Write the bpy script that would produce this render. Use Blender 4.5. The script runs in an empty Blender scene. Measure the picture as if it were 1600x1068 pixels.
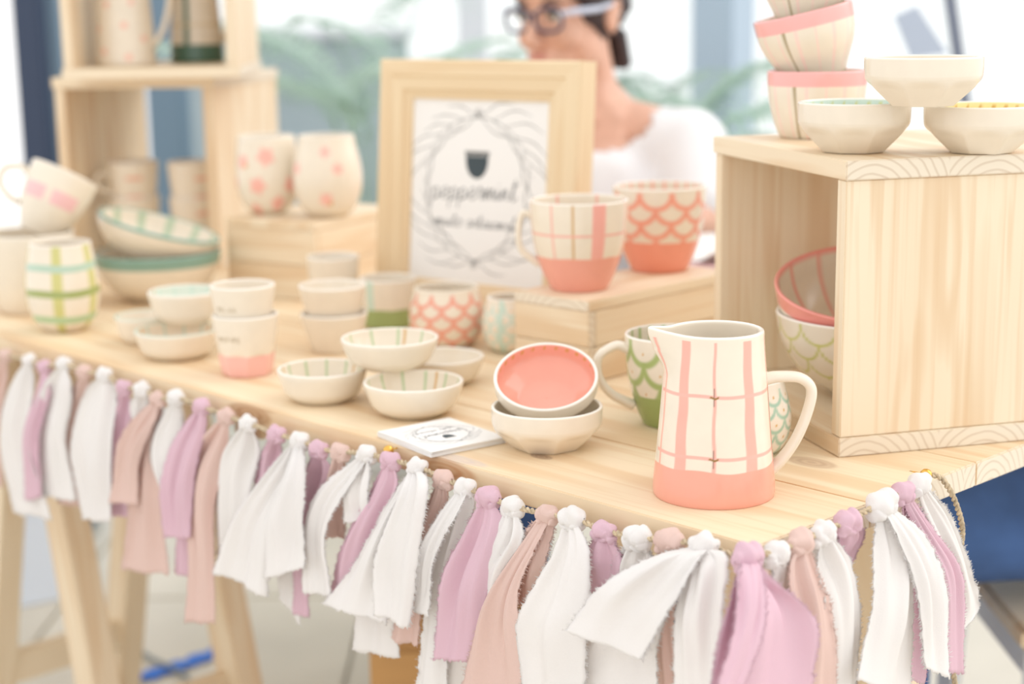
import bpy, bmesh, math, random
import numpy as np
from mathutils import Vector, Matrix

random.seed(7); rng = np.random.default_rng(7)
scene = bpy.context.scene
COL = scene.collection
PI = math.pi
TZ = 0.75                                   # height of the table top

# ------------------------------------------------------------------ camera
F, PITCH, ROLL, CH = 2551.2, math.radians(11.607), math.radians(-0.801), 0.40
FW = np.array([0, math.cos(PITCH), -math.sin(PITCH)])
_up = np.array([0, math.sin(PITCH), math.cos(PITCH)]); _rt = np.array([1.0, 0, 0])
RT = math.cos(ROLL)*_rt + math.sin(ROLL)*_up
UPV = -math.sin(ROLL)*_rt + math.cos(ROLL)*_up
CAM = np.array([0, 0, TZ+CH])
cd = bpy.data.cameras.new('camera'); cam = bpy.data.objects.new('camera', cd); COL.objects.link(cam)
cam.matrix_world = Matrix(((RT[0], UPV[0], -FW[0], CAM[0]), (RT[1], UPV[1], -FW[1], CAM[1]),
                           (RT[2], UPV[2], -FW[2], CAM[2]), (0, 0, 0, 1)))
cd.sensor_width = 36; cd.lens = F*36/1600; cd.clip_start = 0.02
cd.dof.use_dof = True; cd.dof.focus_distance = 1.37; cd.dof.aperture_fstop = 3.1
scene.camera = cam

# ------------------------------------------------------------------ light
w = bpy.data.worlds.new('sky'); scene.world = w; w.use_nodes = True
bg = w.node_tree.nodes['Background']; bg.inputs[0].default_value = (1.0, 0.99, 0.98, 1); bg.inputs[1].default_value = 1.3
sd = bpy.data.lights.new('window_right_offscreen', 'SUN'); sun = bpy.data.objects.new('window_right_offscreen', sd); COL.objects.link(sun)
sd.energy = 1.15; sd.angle = math.radians(55); sd.color = (1.0, 0.97, 0.93)
sun.rotation_euler = Vector((-0.90, -0.22, -0.72)).to_track_quat('-Z', 'Y').to_euler()
vs = scene.view_settings
vs.view_transform = 'Standard'; vs.look = 'None'; vs.gamma = 1; vs.use_curve_mapping = False
vs.exposure = 0.03

# ------------------------------------------------------------------ helpers
def lin(c):
    c = np.asarray(c, float)/255.0
    return np.where(c <= .04045, c/12.92, ((c+.055)/1.055)**2.4)
def rgba(c): return tuple(lin(c)) + (1.0,)
def proj(P):
    d = np.asarray(P, float)-CAM; z = d@FW
    return np.array([800+F*(d@RT)/z, 534-F*(d@UPV)/z])
def ray(px, py): return FW + (px-800)/F*RT - (py-534)/F*UPV
def at(px, py, z=0.0):
    """point at height z above the table top seen at a photograph pixel"""
    d = ray(px, py); return CAM + d*((TZ+z-CAM[2])/d[2])
def at_depth(px, py, Y):
    d = ray(px, py); return CAM + d*(Y/d[1])
def scale_at(P): return F/((np.asarray(P)-CAM)@FW)

MATS = {}
def new_mat(name):
    m = bpy.data.materials.new(name); m.use_nodes = True
    return m, m.node_tree.nodes, m.node_tree.links, m.node_tree.nodes['Principled BSDF']
def mat(name, c, rough=.5, metal=0.0, bump=0.0, bscale=200, var=0.0, vscale=8, sheen=0, transl=0):
    if name in MATS: return MATS[name]
    m, N, L, b = new_mat(name)
    b.inputs['Base Color'].default_value = rgba(c); b.inputs['Roughness'].default_value = rough; b.inputs['Metallic'].default_value = metal
    tc = N.new('ShaderNodeTexCoord')
    if var:
        n = N.new('ShaderNodeTexNoise'); n.inputs['Scale'].default_value = vscale; n.inputs['Detail'].default_value = 4
        L.new(tc.outputs['Object'], n.inputs['Vector'])
        r = N.new('ShaderNodeValToRGB')
        r.color_ramp.elements[0].color = tuple(lin(np.array(c)*(1-var)))+(1,); r.color_ramp.elements[1].color = tuple(lin(np.minimum(255, np.array(c)*(1+var*.5))))+(1,)
        r.color_ramp.elements[0].position = .3; r.color_ramp.elements[1].position = .7
        L.new(n.outputs['Fac'], r.inputs['Fac']); L.new(r.outputs['Color'], b.inputs['Base Color'])
    if bump:
        n2 = N.new('ShaderNodeTexNoise'); n2.inputs['Scale'].default_value = bscale; n2.inputs['Detail'].default_value = 3
        L.new(tc.outputs['Object'], n2.inputs['Vector'])
        bp = N.new('ShaderNodeBump'); bp.inputs['Strength'].default_value = bump; bp.inputs['Distance'].default_value = .002
        L.new(n2.outputs['Fac'], bp.inputs['Height']); L.new(bp.outputs['Normal'], b.inputs['Normal'])
    if sheen: b.inputs['Sheen Weight'].default_value = sheen
    if transl:
        out = N['Material Output']; t = N.new('ShaderNodeBsdfTranslucent'); t.inputs['Color'].default_value = rgba(c)
        mx = N.new('ShaderNodeMixShader'); mx.inputs[0].default_value = transl
        L.new(b.outputs[0], mx.inputs[1]); L.new(t.outputs[0], mx.inputs[2]); L.new(mx.outputs[0], out.inputs['Surface'])
    MATS[name] = m; return m

def wood(name, light, mid, dark, knots=(), streak=1.0, rings=True):
    """pine: grain along local X, growth rings on faces that look along X, optional knots at given object positions"""
    m, N, L, b = new_mat(name)
    b.inputs['Roughness'].default_value = .5
    tc = N.new('ShaderNodeTexCoord'); oi = N.new('ShaderNodeObjectInfo')
    off = N.new('ShaderNodeVectorMath'); off.operation = 'SCALE'; off.inputs[0].default_value = (3.1, 5.7, 2.3)
    L.new(oi.outputs['Random'], off.inputs['Scale'])
    add = N.new('ShaderNodeVectorMath'); add.operation = 'ADD'
    L.new(tc.outputs['Object'], add.inputs[0]); L.new(off.outputs[0], add.inputs[1])
    def noise(scl, vec, s=1, det=3, dist=0):
        mp = N.new('ShaderNodeMapping'); mp.inputs['Scale'].default_value = vec
        L.new(add.outputs[0], mp.inputs['Vector'])
        n = N.new('ShaderNodeTexNoise'); n.inputs['Scale'].default_value = scl; n.inputs['Detail'].default_value = det; n.inputs['Distortion'].default_value = dist
        L.new(mp.outputs[0], n.inputs['Vector']); return n
    # broad bands and fine lines along the grain
    n1 = noise(9, (.28, 3.2, 3.2), det=2, dist=.35)
    mul = N.new('ShaderNodeMath'); mul.operation = 'MULTIPLY'; mul.inputs[1].default_value = 13
    L.new(n1.outputs['Fac'], mul.inputs[0])
    sn = N.new('ShaderNodeMath'); sn.operation = 'SINE'; L.new(mul.outputs[0], sn.inputs[0])
    n2 = noise(60, (.05, 3, 3), det=3)
    n3 = noise(5, (.5, 1.6, 1.6), det=2)
    r1 = N.new('ShaderNodeMapRange'); r1.inputs['From Min'].default_value = .2; r1.inputs['From Max'].default_value = 1.0; r1.inputs['To Max'].default_value = .55*streak
    L.new(sn.outputs[0], r1.inputs['Value'])
    mixa = N.new('ShaderNodeMix'); mixa.data_type = 'RGBA'; mixa.inputs['A'].default_value = rgba(light); mixa.inputs['B'].default_value = rgba(mid)
    L.new(r1.outputs[0], mixa.inputs['Factor'])
    r2 = N.new('ShaderNodeMapRange'); r2.inputs['From Min'].default_value = .52; r2.inputs['From Max'].default_value = .78; r2.inputs['To Max'].default_value = .55*streak
    L.new(n2.outputs['Fac'], r2.inputs['Value'])
    mixb = N.new('ShaderNodeMix'); mixb.data_type = 'RGBA'; mixb.inputs['B'].default_value = rgba(mid)
    L.new(r2.outputs[0], mixb.inputs['Factor']); L.new(mixa.outputs['Result'], mixb.inputs['A'])
    r3 = N.new('ShaderNodeMapRange'); r3.inputs['From Min'].default_value = .45; r3.inputs['From Max'].default_value = .8; r3.inputs['To Max'].default_value = .35
    L.new(n3.outputs['Fac'], r3.inputs['Value'])
    mixc = N.new('ShaderNodeMix'); mixc.data_type = 'RGBA'; mixc.inputs['B'].default_value = rgba(mid)
    L.new(r3.outputs[0], mixc.inputs['Factor']); L.new(mixb.outputs['Result'], mixc.inputs['A'])
    last = mixc.outputs['Result']
    # end grain
    if rings:
        sx = N.new('ShaderNodeSeparateXYZ'); L.new(tc.outputs['Normal'], sx.inputs[0])
        ab = N.new('ShaderNodeMath'); ab.operation = 'ABSOLUTE'; L.new(sx.outputs['X'], ab.inputs[0])
        gt = N.new('ShaderNodeMath'); gt.operation = 'GREATER_THAN'; gt.inputs[1].default_value = .8; L.new(ab.outputs[0], gt.inputs[0])
        mp = N.new('ShaderNodeMapping'); mp.inputs['Scale'].default_value = (0, 1, 1); mp.inputs['Location'].default_value = (0, .02, .035)
        L.new(tc.outputs['Object'], mp.inputs['Vector'])
        vm = N.new('ShaderNodeVectorMath'); vm.operation = 'LENGTH'
        # rings repeat every few centimetres across the board
        wr = N.new('ShaderNodeVectorMath'); wr.operation = 'WRAP'; wr.inputs[1].default_value = (1, .075, 1); wr.inputs[2].default_value = (-1, -.045, -1)
        L.new(mp.outputs[0], wr.inputs[0]); L.new(wr.outputs[0], vm.inputs[0])
        ne = N.new('ShaderNodeTexNoise'); ne.inputs['Scale'].default_value = 30; L.new(tc.outputs['Object'], ne.inputs['Vector'])
        ma = N.new('ShaderNodeMath'); ma.operation = 'MULTIPLY_ADD'; ma.inputs[1].default_value = 800; L.new(vm.outputs['Value'], ma.inputs[0])
        m5 = N.new('ShaderNodeMath'); m5.operation = 'MULTIPLY'; m5.inputs[1].default_value = 5; L.new(ne.outputs['Fac'], m5.inputs[0]); L.new(m5.outputs[0], ma.inputs[2])
        sn2 = N.new('ShaderNodeMath'); sn2.operation = 'SINE'; L.new(ma.outputs[0], sn2.inputs[0])
        rr = N.new('ShaderNodeMapRange'); rr.inputs['From Min'].default_value = .4; rr.inputs['From Max'].default_value = 1; rr.inputs['To Max'].default_value = .5; L.new(sn2.outputs[0], rr.inputs['Value'])
        me = N.new('ShaderNodeMix'); me.data_type = 'RGBA'; me.inputs['A'].default_value = rgba((232, 220, 200)); me.inputs['B'].default_value = rgba((196, 174, 148)); L.new(rr.outputs[0], me.inputs['Factor'])
        mf = N.new('ShaderNodeMix'); mf.data_type = 'RGBA'; L.new(gt.outputs[0], mf.inputs['Factor']); L.new(last, mf.inputs['A']); L.new(me.outputs['Result'], mf.inputs['B'])
        last = mf.outputs['Result']
    for (kx, ky, kz, ra, rb, col) in knots:
        mp = N.new('ShaderNodeMapping'); mp.vector_type = 'POINT'
        mp.inputs['Location'].default_value = (-kx/ra, -ky/rb, -kz/rb); mp.inputs['Scale'].default_value = (1/ra, 1/rb, 1/rb)
        L.new(tc.outputs['Object'], mp.inputs['Vector'])
        vl = N.new('ShaderNodeVectorMath'); vl.operation = 'LENGTH'; L.new(mp.outputs[0], vl.inputs[0])
        mr = N.new('ShaderNodeMapRange'); mr.inputs['From Min'].default_value = .75; mr.inputs['From Max'].default_value = 1.1; mr.inputs['To Min'].default_value = .8; mr.inputs['To Max'].default_value = 0
        L.new(vl.outputs['Value'], mr.inputs['Value'])
        # rings inside the knot
        ms = N.new('ShaderNodeMath'); ms.operation = 'MULTIPLY'; ms.inputs[1].default_value = 16; L.new(vl.outputs['Value'], ms.inputs[0])
        ss = N.new('ShaderNodeMath'); ss.operation = 'SINE'; L.new(ms.outputs[0], ss.inputs[0])
        m2 = N.new('ShaderNodeMath'); m2.operation = 'MULTIPLY_ADD'; m2.inputs[1].default_value = .18; m2.inputs[2].default_value = .82; L.new(ss.outputs[0], m2.inputs[0])
        m3 = N.new('ShaderNodeMath'); m3.operation = 'MULTIPLY'; L.new(mr.outputs[0], m3.inputs[0]); L.new(m2.outputs[0], m3.inputs[1])
        mk = N.new('ShaderNodeMix'); mk.data_type = 'RGBA'; mk.inputs['B'].default_value = rgba(col)
        L.new(m3.outputs[0], mk.inputs['Factor']); L.new(last, mk.inputs['A']); last = mk.outputs['Result']
    L.new(last, b.inputs['Base Color'])
    bp = N.new('ShaderNodeBump'); bp.inputs['Strength'].default_value = .06; bp.inputs['Distance'].default_value = .001
    L.new(n2.outputs['Fac'], bp.inputs['Height']); L.new(bp.outputs[0], b.inputs['Normal'])
    MATS[name] = m; return m

def link(o, parent=None):
    COL.objects.link(o)
    if parent is not None: o.parent = parent
    return o
def tag(o, label, cat, group=None):
    o['label'] = label; o['category'] = cat
    if group: o['group'] = group
    return o
def struct(o): o['kind'] = 'structure'; return o
def empty(name, M=None, label=None, cat=None, group=None):
    o = bpy.data.objects.new(name, None); o.empty_display_size = .05; COL.objects.link(o)
    if M is not None: o.matrix_world = M
    if label: tag(o, label, cat, group)
    return o
def mesh_obj(name, V, Fc, m, parent=None, smooth=True, M=None):
    me = bpy.data.meshes.new(name)
    V = np.asarray(V, float)
    if isinstance(Fc, np.ndarray) and Fc.ndim == 2:
        n, k = Fc.shape
        me.vertices.add(len(V)); me.vertices.foreach_set('co', V.astype(np.float32).ravel())
        me.loops.add(n*k); me.loops.foreach_set('vertex_index', Fc.astype(np.int32).ravel())
        me.polygons.add(n); me.polygons.foreach_set('loop_start', np.arange(0, n*k, k, dtype=np.int32))
        me.update(calc_edges=True); me.validate()
    else:
        me.from_pydata([tuple(v) for v in V], [], [tuple(f) for f in Fc]); me.update()
    if smooth: me.polygons.foreach_set('use_smooth', [True]*len(me.polygons))
    if m: me.materials.append(m)
    o = bpy.data.objects.new(name, me); link(o, parent)
    if M is not None: o.matrix_world = M
    return o
def bm_obj(name, bm, m, parent=None, smooth=False, M=None):
    me = bpy.data.meshes.new(name); bm.to_mesh(me); bm.free()
    if smooth: me.polygons.foreach_set('use_smooth', [True]*len(me.polygons))
    if m: me.materials.append(m)
    o = bpy.data.objects.new(name, me); link(o, parent)
    if M is not None: o.matrix_world = M
    return o
def box_bm(sx, sy, sz, bev=.001, c=(0, 0, 0)):
    bm = bmesh.new(); bmesh.ops.create_cube(bm, size=1)
    for v in bm.verts: v.co = Vector((v.co.x*sx+c[0], v.co.y*sy+c[1], v.co.z*sz+c[2]))
    if bev: bmesh.ops.bevel(bm, geom=bm.edges[:], offset=bev, segments=2, affect='EDGES')
    return bm
ROT = {'x': Matrix.Identity(4), 'y': Matrix.Rotation(PI/2, 4, 'Z'), 'z': Matrix.Rotation(-PI/2, 4, 'Y')}
def board(name, parent, c, size, axis, m, bev=.001):
    """a board with grain along the given parent axis; size and centre in parent axes"""
    R = ROT[axis]; s = R.to_3x3().inverted() @ Vector(size)
    o = bm_obj(name, box_bm(abs(s.x), abs(s.y), abs(s.z), bev), m, parent)
    o.matrix_local = Matrix.Translation(c) @ R
    return o
def frame_mat(origin, ex, ey=None, ez=(0, 0, 1)):
    ex = Vector(ex).normalized(); ez = Vector(ez).normalized()
    ey = Vector(ey).normalized() if ey is not None else ez.cross(ex)
    return Matrix(((ex.x, ey.x, ez.x, origin[0]), (ex.y, ey.y, ez.y, origin[1]), (ex.z, ey.z, ez.z, origin[2]), (0, 0, 0, 1)))
def sweep(path, rad, n=8, closed=False, flat=None, cap=True, up=None):
    """tube along a path; rad scalar or per point; flat = (a, b) ellipse factors"""
    P = np.asarray(path, float); m = len(P); rad = np.broadcast_to(np.asarray(rad, float), (m,))
    T = np.gradient(P, axis=0)
    if closed: T = np.roll(P, -1, 0)-np.roll(P, 1, 0)
    T /= np.linalg.norm(T, axis=1)[:, None]+1e-12
    u = np.array(up, float) if up is not None else (np.array([0, 0, 1.0]) if abs(T[0][2]) < .9 else np.array([1.0, 0, 0]))
    fr = []
    for i in range(m):
        u = u-T[i]*(u@T[i]); u = u/(np.linalg.norm(u)+1e-12); fr.append(u.copy())
    U_ = np.array(fr); B = np.cross(T, U_)
    a = np.linspace(0, 2*PI, n, endpoint=False); fa, fb = flat if flat else (1, 1)
    V = P[:, None, :] + rad[:, None, None]*(fa*np.cos(a)[None, :, None]*U_[:, None, :] + fb*np.sin(a)[None, :, None]*B[:, None, :])
    V = V.reshape(-1, 3)
    Fc = []
    mm = m if closed else m-1
    for i in range(mm):
        j = (i+1) % m
        for k in range(n):
            k2 = (k+1) % n; Fc.append((i*n+k, i*n+k2, j*n+k2, j*n+k))
    Fc = [tuple(f) for f in Fc]
    if cap and not closed:
        Fc.append(tuple(range(n-1, -1, -1))); Fc.append(tuple((m-1)*n+k for k in range(n)))
    return V, Fc
def join(parts):
    V = []; Fc = []; o = 0
    for v, f in parts:
        V.append(np.asarray(v)); Fc += [tuple(i+o for i in q) for q in f]; o += len(v)
    return np.vstack(V), Fc
def bez(pts, n=24):
    """Catmull-Rom through points"""
    P = np.asarray(pts, float); P = np.vstack([2*P[0]-P[1], P, 2*P[-1]-P[-2]])
    out = []
    for i in range(1, len(P)-2):
        t = np.linspace(0, 1, n, endpoint=False)[:, None]
        p0, p1, p2, p3 = P[i-1], P[i], P[i+1], P[i+2]
        out.append(.5*((2*p1)+(-p0+p2)*t+(2*p0-5*p1+4*p2-p3)*t**2+(-p0+3*p1-3*p2+p3)*t**3))
    out.append(P[-2][None]); return np.vstack(out)
def sstep(a, b, x): t = np.clip((x-a)/(b-a+1e-12), 0, 1); return t*t*(3-2*t)

# ------------------------------------------------------------------ materials
PINE_L, PINE_M, PINE_D = (238, 222, 195), (220, 188, 148), (176, 128, 84)
pine = wood('pine', PINE_L, PINE_M, PINE_D, streak=1.15)
pine_plain = wood('pine_plain', PINE_L, PINE_M, PINE_D, rings=False)
pine_frame = wood('pine_frame', (232, 210, 174), (220, 189, 146), PINE_D, streak=.9, rings=False)
white_cloth = mat('white_cotton', (248, 245, 243), .95, bump=.25, bscale=900, transl=.25)
pink_cloth = mat('pink_cotton', (233, 199, 212), .95, bump=.25, bscale=900, transl=.22)
blush_cloth = mat('blush_cotton', (236, 208, 198), .95, bump=.25, bscale=900, transl=.22)
jute = mat('jute', (205, 186, 156), .95, var=.2, vscale=300)
brass = mat('brass', (226, 180, 92), .25, metal=1.0)
paper = mat('paper', (240, 238, 235), .7)
ink = mat('ink', (92, 96, 100), .8)
ink_dark = mat('ink_dark', (62, 74, 80), .7)
ink_pale = mat('ink_pale', (126, 126, 124), .8)
def ceramic():
    m, N, L, b = new_mat('painted_ceramic')
    a = N.new('ShaderNodeAttribute'); a.attribute_name = 'paint'
    tc = N.new('ShaderNodeTexCoord'); n = N.new('ShaderNodeTexNoise'); n.inputs['Scale'].default_value = 60; n.inputs['Detail'].default_value = 4
    L.new(tc.outputs['Object'], n.inputs['Vector'])
    mr = N.new('ShaderNodeMapRange'); mr.inputs['To Min'].default_value = .94; mr.inputs['To Max'].default_value = 1.04; L.new(n.outputs['Fac'], mr.inputs['Value'])
    vm = N.new('ShaderNodeVectorMath'); vm.operation = 'SCALE'; L.new(a.outputs['Color'], vm.inputs[0]); L.new(mr.outputs[0], vm.inputs['Scale'])
    L.new(vm.outputs[0], b.inputs['Base Color'])
    b.inputs['Roughness'].default_value = .16; b.inputs['Specular IOR Level'].default_value = .5
    MATS['ceramic'] = m; return m
glaze = ceramic()
CREAM = lin((236, 225, 207)); WHITE = lin((246, 240, 230)); CORAL = lin((238, 169, 149)); CORAL2 = lin((243, 152, 132)); PINK = lin((240, 178, 164)); ROSE = lin((240, 186, 186))
OLIVE = lin((160, 176, 114)); SAGE = lin((176, 200, 150)); MINT = lin((202, 222, 207)); TEAL = lin((112, 158, 142)); FOREST = lin((84, 116, 100)); GOLD = lin((212, 160, 72)); DARK = lin((84, 66, 54)); YELL = lin((246, 226, 130)); STRAW = lin((208, 200, 122))

# ================================================================== THE SETTING
T0 = np.array([.182, 1.172, TZ]); TA = math.radians(133.901)
ea = np.array([math.cos(TA), math.sin(TA), 0]); eb = np.array([ea[1], -ea[0], 0])     # along the long edge, into the depth
TM = frame_mat(T0, -ea, eb)
# floor: large pale tiles
fl = mat('grout', (196, 188, 172), .8)
bm = box_bm(10.4, 9.8, .04, 0, (0, 4.1, -.034)); floor = struct(bm_obj('floor', bm, fl))
tile_m = mat('floor_tile', (216, 209, 194), .35, var=.05, vscale=3)
tbm = bmesh.new(); tme = box_bm(.594, .594, .012, .002); tmesh = bpy.data.meshes.new('tile'); tme.to_mesh(tmesh); tme.free(); tmesh.materials.append(tile_m); tbm.free()
for i in range(-8, 9):
    for j in range(-1, 16):
        t = bpy.data.objects.new('tile', tmesh); link(t, floor)
        t.location = (i*.6, j*.6-.2, -.006)
# back of the room: low blue-grey wall, posts and glazing
YB = 5.0
def bx(px, Y=YB): return (px-800)/F*(Y*math.cos(PITCH)+.0)
wallm = mat('blue_grey_paint', (178, 194, 202), .7, var=.03, vscale=2)
navy = mat('navy_paint', (52, 66, 92), .6)
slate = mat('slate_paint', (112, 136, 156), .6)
whitem = mat('white_paint', (226, 230, 238), .6)
pillar_m = mat('pillar_paint', (176, 194, 212), .6)
def structbox(name, x0, x1, y0, y1, z0, z1, m, bev=.004):
    o = bm_obj(name, box_bm(x1-x0, y1-y0, z1-z0, bev), m); o.location = ((x0+x1)/2, (y0+y1)/2, (z0+z1)/2); return struct(o)
structbox('wall_back', bx(285), bx(640), YB, YB+.12, 0, 1.06, wallm)
structbox('wall_sill', bx(285)-.02, bx(640)+.02, YB-.05, YB+.16, 1.062, 1.09, whitem)
structbox('trim_1', bx(722), bx(768), YB, YB+.1, 0, 2.7, whitem)
structbox('trim_2', bx(228, 4.6), bx(284, 4.6), 4.6, 4.72, 0, 2.7, slate)
structbox('trim_3', bx(26, 3.5), bx(68, 3.5), 3.5, 3.62, 0, 2.7, navy)
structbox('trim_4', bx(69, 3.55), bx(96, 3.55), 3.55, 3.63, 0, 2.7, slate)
p = bm_obj('trim_5', box_bm(.13, .13, 2.7, .004), pillar_m); p.location = (bx(1138, 4.6), 4.6, 1.35); p.rotation_euler = (0, 0, math.radians(-38)); struct(p)
structbox('trim_6', bx(640), 2.6, YB, YB+.12, 0, .35, whitem)
structbox('trim_7', -2.6, 2.6, YB, YB+.12, 2.7, 2.9, whitem)
def glass():
    m, N, L, b = new_mat('window_glass'); out = N['Material Output']
    g = N.new('ShaderNodeBsdfGlossy'); g.inputs['Roughness'].default_value = .05
    t = N.new('ShaderNodeBsdfTransparent'); t.inputs['Color'].default_value = (.96, .98, .98, 1)
    x = N.new('ShaderNodeMixShader'); x.inputs[0].default_value = .06
    L.new(t.outputs[0], x.inputs[1]); L.new(g.outputs[0], x.inputs[2]); L.new(x.outputs[0], out.inputs['Surface']); return m
gm = glass()
for k, (x0, x1, z0) in enumerate(((bx(285), bx(640), 1.092), (bx(640), bx(722), .352), (bx(768), 1.0, .352), (1.0, 2.6, .352))):
    structbox('window_%d' % (k+1), x0+.004, x1-.004, YB+.05, YB+.058, z0, 2.698, gm, 0)

# ================================================================== THE TABLE
D_T, L_T, TH = .80, 2.10, .022
def tl(px, py):      # pixel on the table top -> table coordinates
    d = at(px, py)-T0; return (float(-(d@ea)), float(d@eb))
kn = []
for px, py, ra, rb, col in ((1268, 722, .026, .014, (190, 158, 128)), (715, 716, .040, .009, (206, 188, 178)), (846, 713, .013, .007, (150, 118, 96)), (405, 640, .035, .008, (176, 132, 92))):
    x, y = tl(px, py); kn.append((x, y, 0, ra, rb, col))
for px, py, ra, rb, col in ((692, 738, .045, .010, (190, 134, 88)), (395, 652, .040, .010, (176, 126, 82))):
    P_ = at(px, py-22)-T0; kn.append((float(-(P_@ea)), 0.0, -.010, ra, rb, col))
pine_top = wood('pine_tabletop', (238, 218, 186), (222, 187, 144), PINE_D, knots=kn, streak=1.15)
table = empty('trestle_table_top', TM, 'long pale pine plank table top carrying the pottery display', 'table')
yy = [0, .15, .315, .475, .64, .80]
for i in range(5):
    y0, y1 = yy[i]+.0002, yy[i+1]-.0002
    o = bm_obj('plank', box_bm(L_T, y1-y0, TH, .0012, (-L_T/2, (y0+y1)/2, -TH/2)), pine_top, table)
beam = board('batten', table, (-.75, D_T/2, -TH-.0205), (.05, D_T-.12, .04), 'y', pine_plain)
beam2 = board('batten', table, (-1.80, D_T/2, -TH-.0205), (.05, D_T-.12, .04), 'y', pine_plain)

# trestles: top beam under the table, two splayed leg pairs, low stretchers
def rod(name, parent, p0, p1, sx, sy, m):
    p0, p1 = Vector(p0), Vector(p1); d = p1-p0
    o = bm_obj(name, box_bm(d.length, sx, sy, .0015), m, parent)
    q = d.to_track_quat('X', 'Z'); o.matrix_local = Matrix.Translation((p0+p1)/2) @ q.to_matrix().to_4x4(); return o
def trestle(x, y, label):
    t = empty('trestle', TM @ Matrix.Translation((x, y, -TZ)), label, 'trestle', 'pine trestles under the table')
    zt = TZ-TH-.043
    board('top_beam', t, (0, 0, zt-.032), (.045, .34, .060), 'y', pine_plain)
    for sy in (-.11, .11):
        for sx in (-1, 1):
            rod('leg', t, (sx*.040, sy, zt-.01), (sx*.200, sy*1.04, .012), .040, .058, pine_plain)
    for sx in (-1, 1):
        rod('stretcher', t, (sx*.152, -.11, .16), (sx*.152, .11, .16), .022, .05, pine_plain)
    return t
trestle(-1.385, .235, 'pine trestle with slanted legs and low rails above the blue tape')
trestle(-.30, .39, 'pine trestle beside the seated jeans, behind the corner fabric strips')

# ================================================================== VESSELS
def chaikin(P, it=3):
    P = np.asarray(P, float)
    for _ in range(it):
        Q = np.empty((2*len(P)-2, 2)); Q[0::2] = .75*P[:-1]+.25*P[1:]; Q[1::2] = .25*P[:-1]+.75*P[1:]
        P = np.vstack([P[:1], Q, P[-1:]])
    return P
def resample(P, n):
    s = np.r_[0, np.cumsum(np.linalg.norm(np.diff(P, axis=0), axis=1))]
    t = np.linspace(0, s[-1], n); return np.c_[np.interp(t, s, P[:, 0]), np.interp(t, s, P[:, 1])]
def wrap(a): return (a+PI) % (2*PI)-PI
def lathe(prof, wall, paint, n=96, m=60, mod=None, deform=None, it=3):
    """revolved pot with a foot, a rounded rim, an inside and painted colours (phi = 0 faces local -Y)"""
    prof = np.asarray(prof, float); H = prof[-1, 1]
    o = resample(chaikin(prof, it), m)
    k = o[:, 1] > min(wall*1.3, H*.2)
    inn = np.c_[np.maximum(o[k, 0]-wall, 0.0005), o[k, 1]][::-1]
    inn = resample(np.vstack([inn, [[inn[-1, 0]*.6, inn[-1, 1]-.001], [.0004, inn[-1, 1]-.0015]]]), max(18, m//3))
    rim = np.array([[o[-1, 0]-wall*.12, H+wall*.3], [o[-1, 0]-wall*.5, H+wall*.45], [o[-1, 0]-wall*.88, H+wall*.3]])
    foot = np.array([[.0004, .0008], [o[0, 0]*.8, .0008], [o[0, 0]*.93, 0]])
    P = np.vstack([foot, o, rim, inn])
    side = np.r_[np.zeros(3), np.zeros(len(o)), np.full(3, .5), np.ones(len(inn))]
    phi = np.linspace(-PI, PI, n, endpoint=False)
    R = np.repeat(P[:, 0][:, None], n, 1); Z = np.repeat(P[:, 1][:, None], n, 1); PH = np.repeat(phi[None], len(P), 0); S = np.repeat(side[:, None], n, 1)
    if mod is not None: R = R*mod(PH, Z/H, S)
    X = R*np.sin(PH); Y = -R*np.cos(PH)
    if deform is not None: X, Y, Z = deform(X, Y, Z, PH, S, H)
    V = np.stack([X, Y, Z], -1).reshape(-1, 3)
    i = np.arange(len(P)-1)[:, None]; j = np.arange(n)[None]; j2 = (j+1) % n
    Fq = np.stack(np.broadcast_arrays(i*n+j, i*n+j2, (i+1)*n+j2, (i+1)*n+j), -1).reshape(-1, 4)
    C = np.broadcast_to(CREAM, PH.shape+(3,)).copy()
    if paint: C = paint(C, PH, Z, R, S, H)
    return V, Fq, C.reshape(-1, 3)
def put(C, mask, col): m = np.clip(mask, 0, 1)[..., None]; return C*(1-m)+col*m
def band(x, c, w, e): return 1-sstep(w/2-e, w/2+e, np.abs(x-c))
def paint_obj(name, V, Fq, C, parent=None):
    o = mesh_obj(name, V, Fq, glaze, parent)
    a = o.data.color_attributes.new('paint', 'FLOAT_COLOR', 'POINT')
    a.data.foreach_set('color', np.c_[C, np.ones(len(C))].astype(np.float32).ravel()); return o
def handle_obj(parent, pts, rad, col=CREAM, flat=(1.0, .72), tips=1.25):
    P = bez(pts, 12); t = np.linspace(0, 1, len(P)); r = rad*(1+(tips-1)*(np.abs(2*t-1)**3))
    V, Fc = sweep(P, r, 14, flat=flat, up=(0, 1, 0)); o = mesh_obj('handle', V, Fc, glaze, parent)
    a = o.data.color_attributes.new('paint', 'FLOAT_COLOR', 'POINT')
    a.data.foreach_set('color', np.tile(np.r_[col, 1], len(V)).astype(np.float32)); return o
class Spot:
    """where a pot stands: photograph x, its lowest pixel, base width and rim height in pixels, on a surface z above the table"""
    def __init__(s, x, bottom, bw, top, z=0.0):
        P = at(x, bottom, z); d = P-CAM; sn = -d[2]/np.linalg.norm(d)
        s.P = at(x, bottom-bw/2*sn, z); s.k = scale_at(s.P); s.rb = bw/2/s.k
        h = .05
        for _ in range(20): h += (proj(s.P+[0, 0, h])[1]-top)/s.k
        s.h = h
    def m(s, px): return px/s.k
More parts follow.
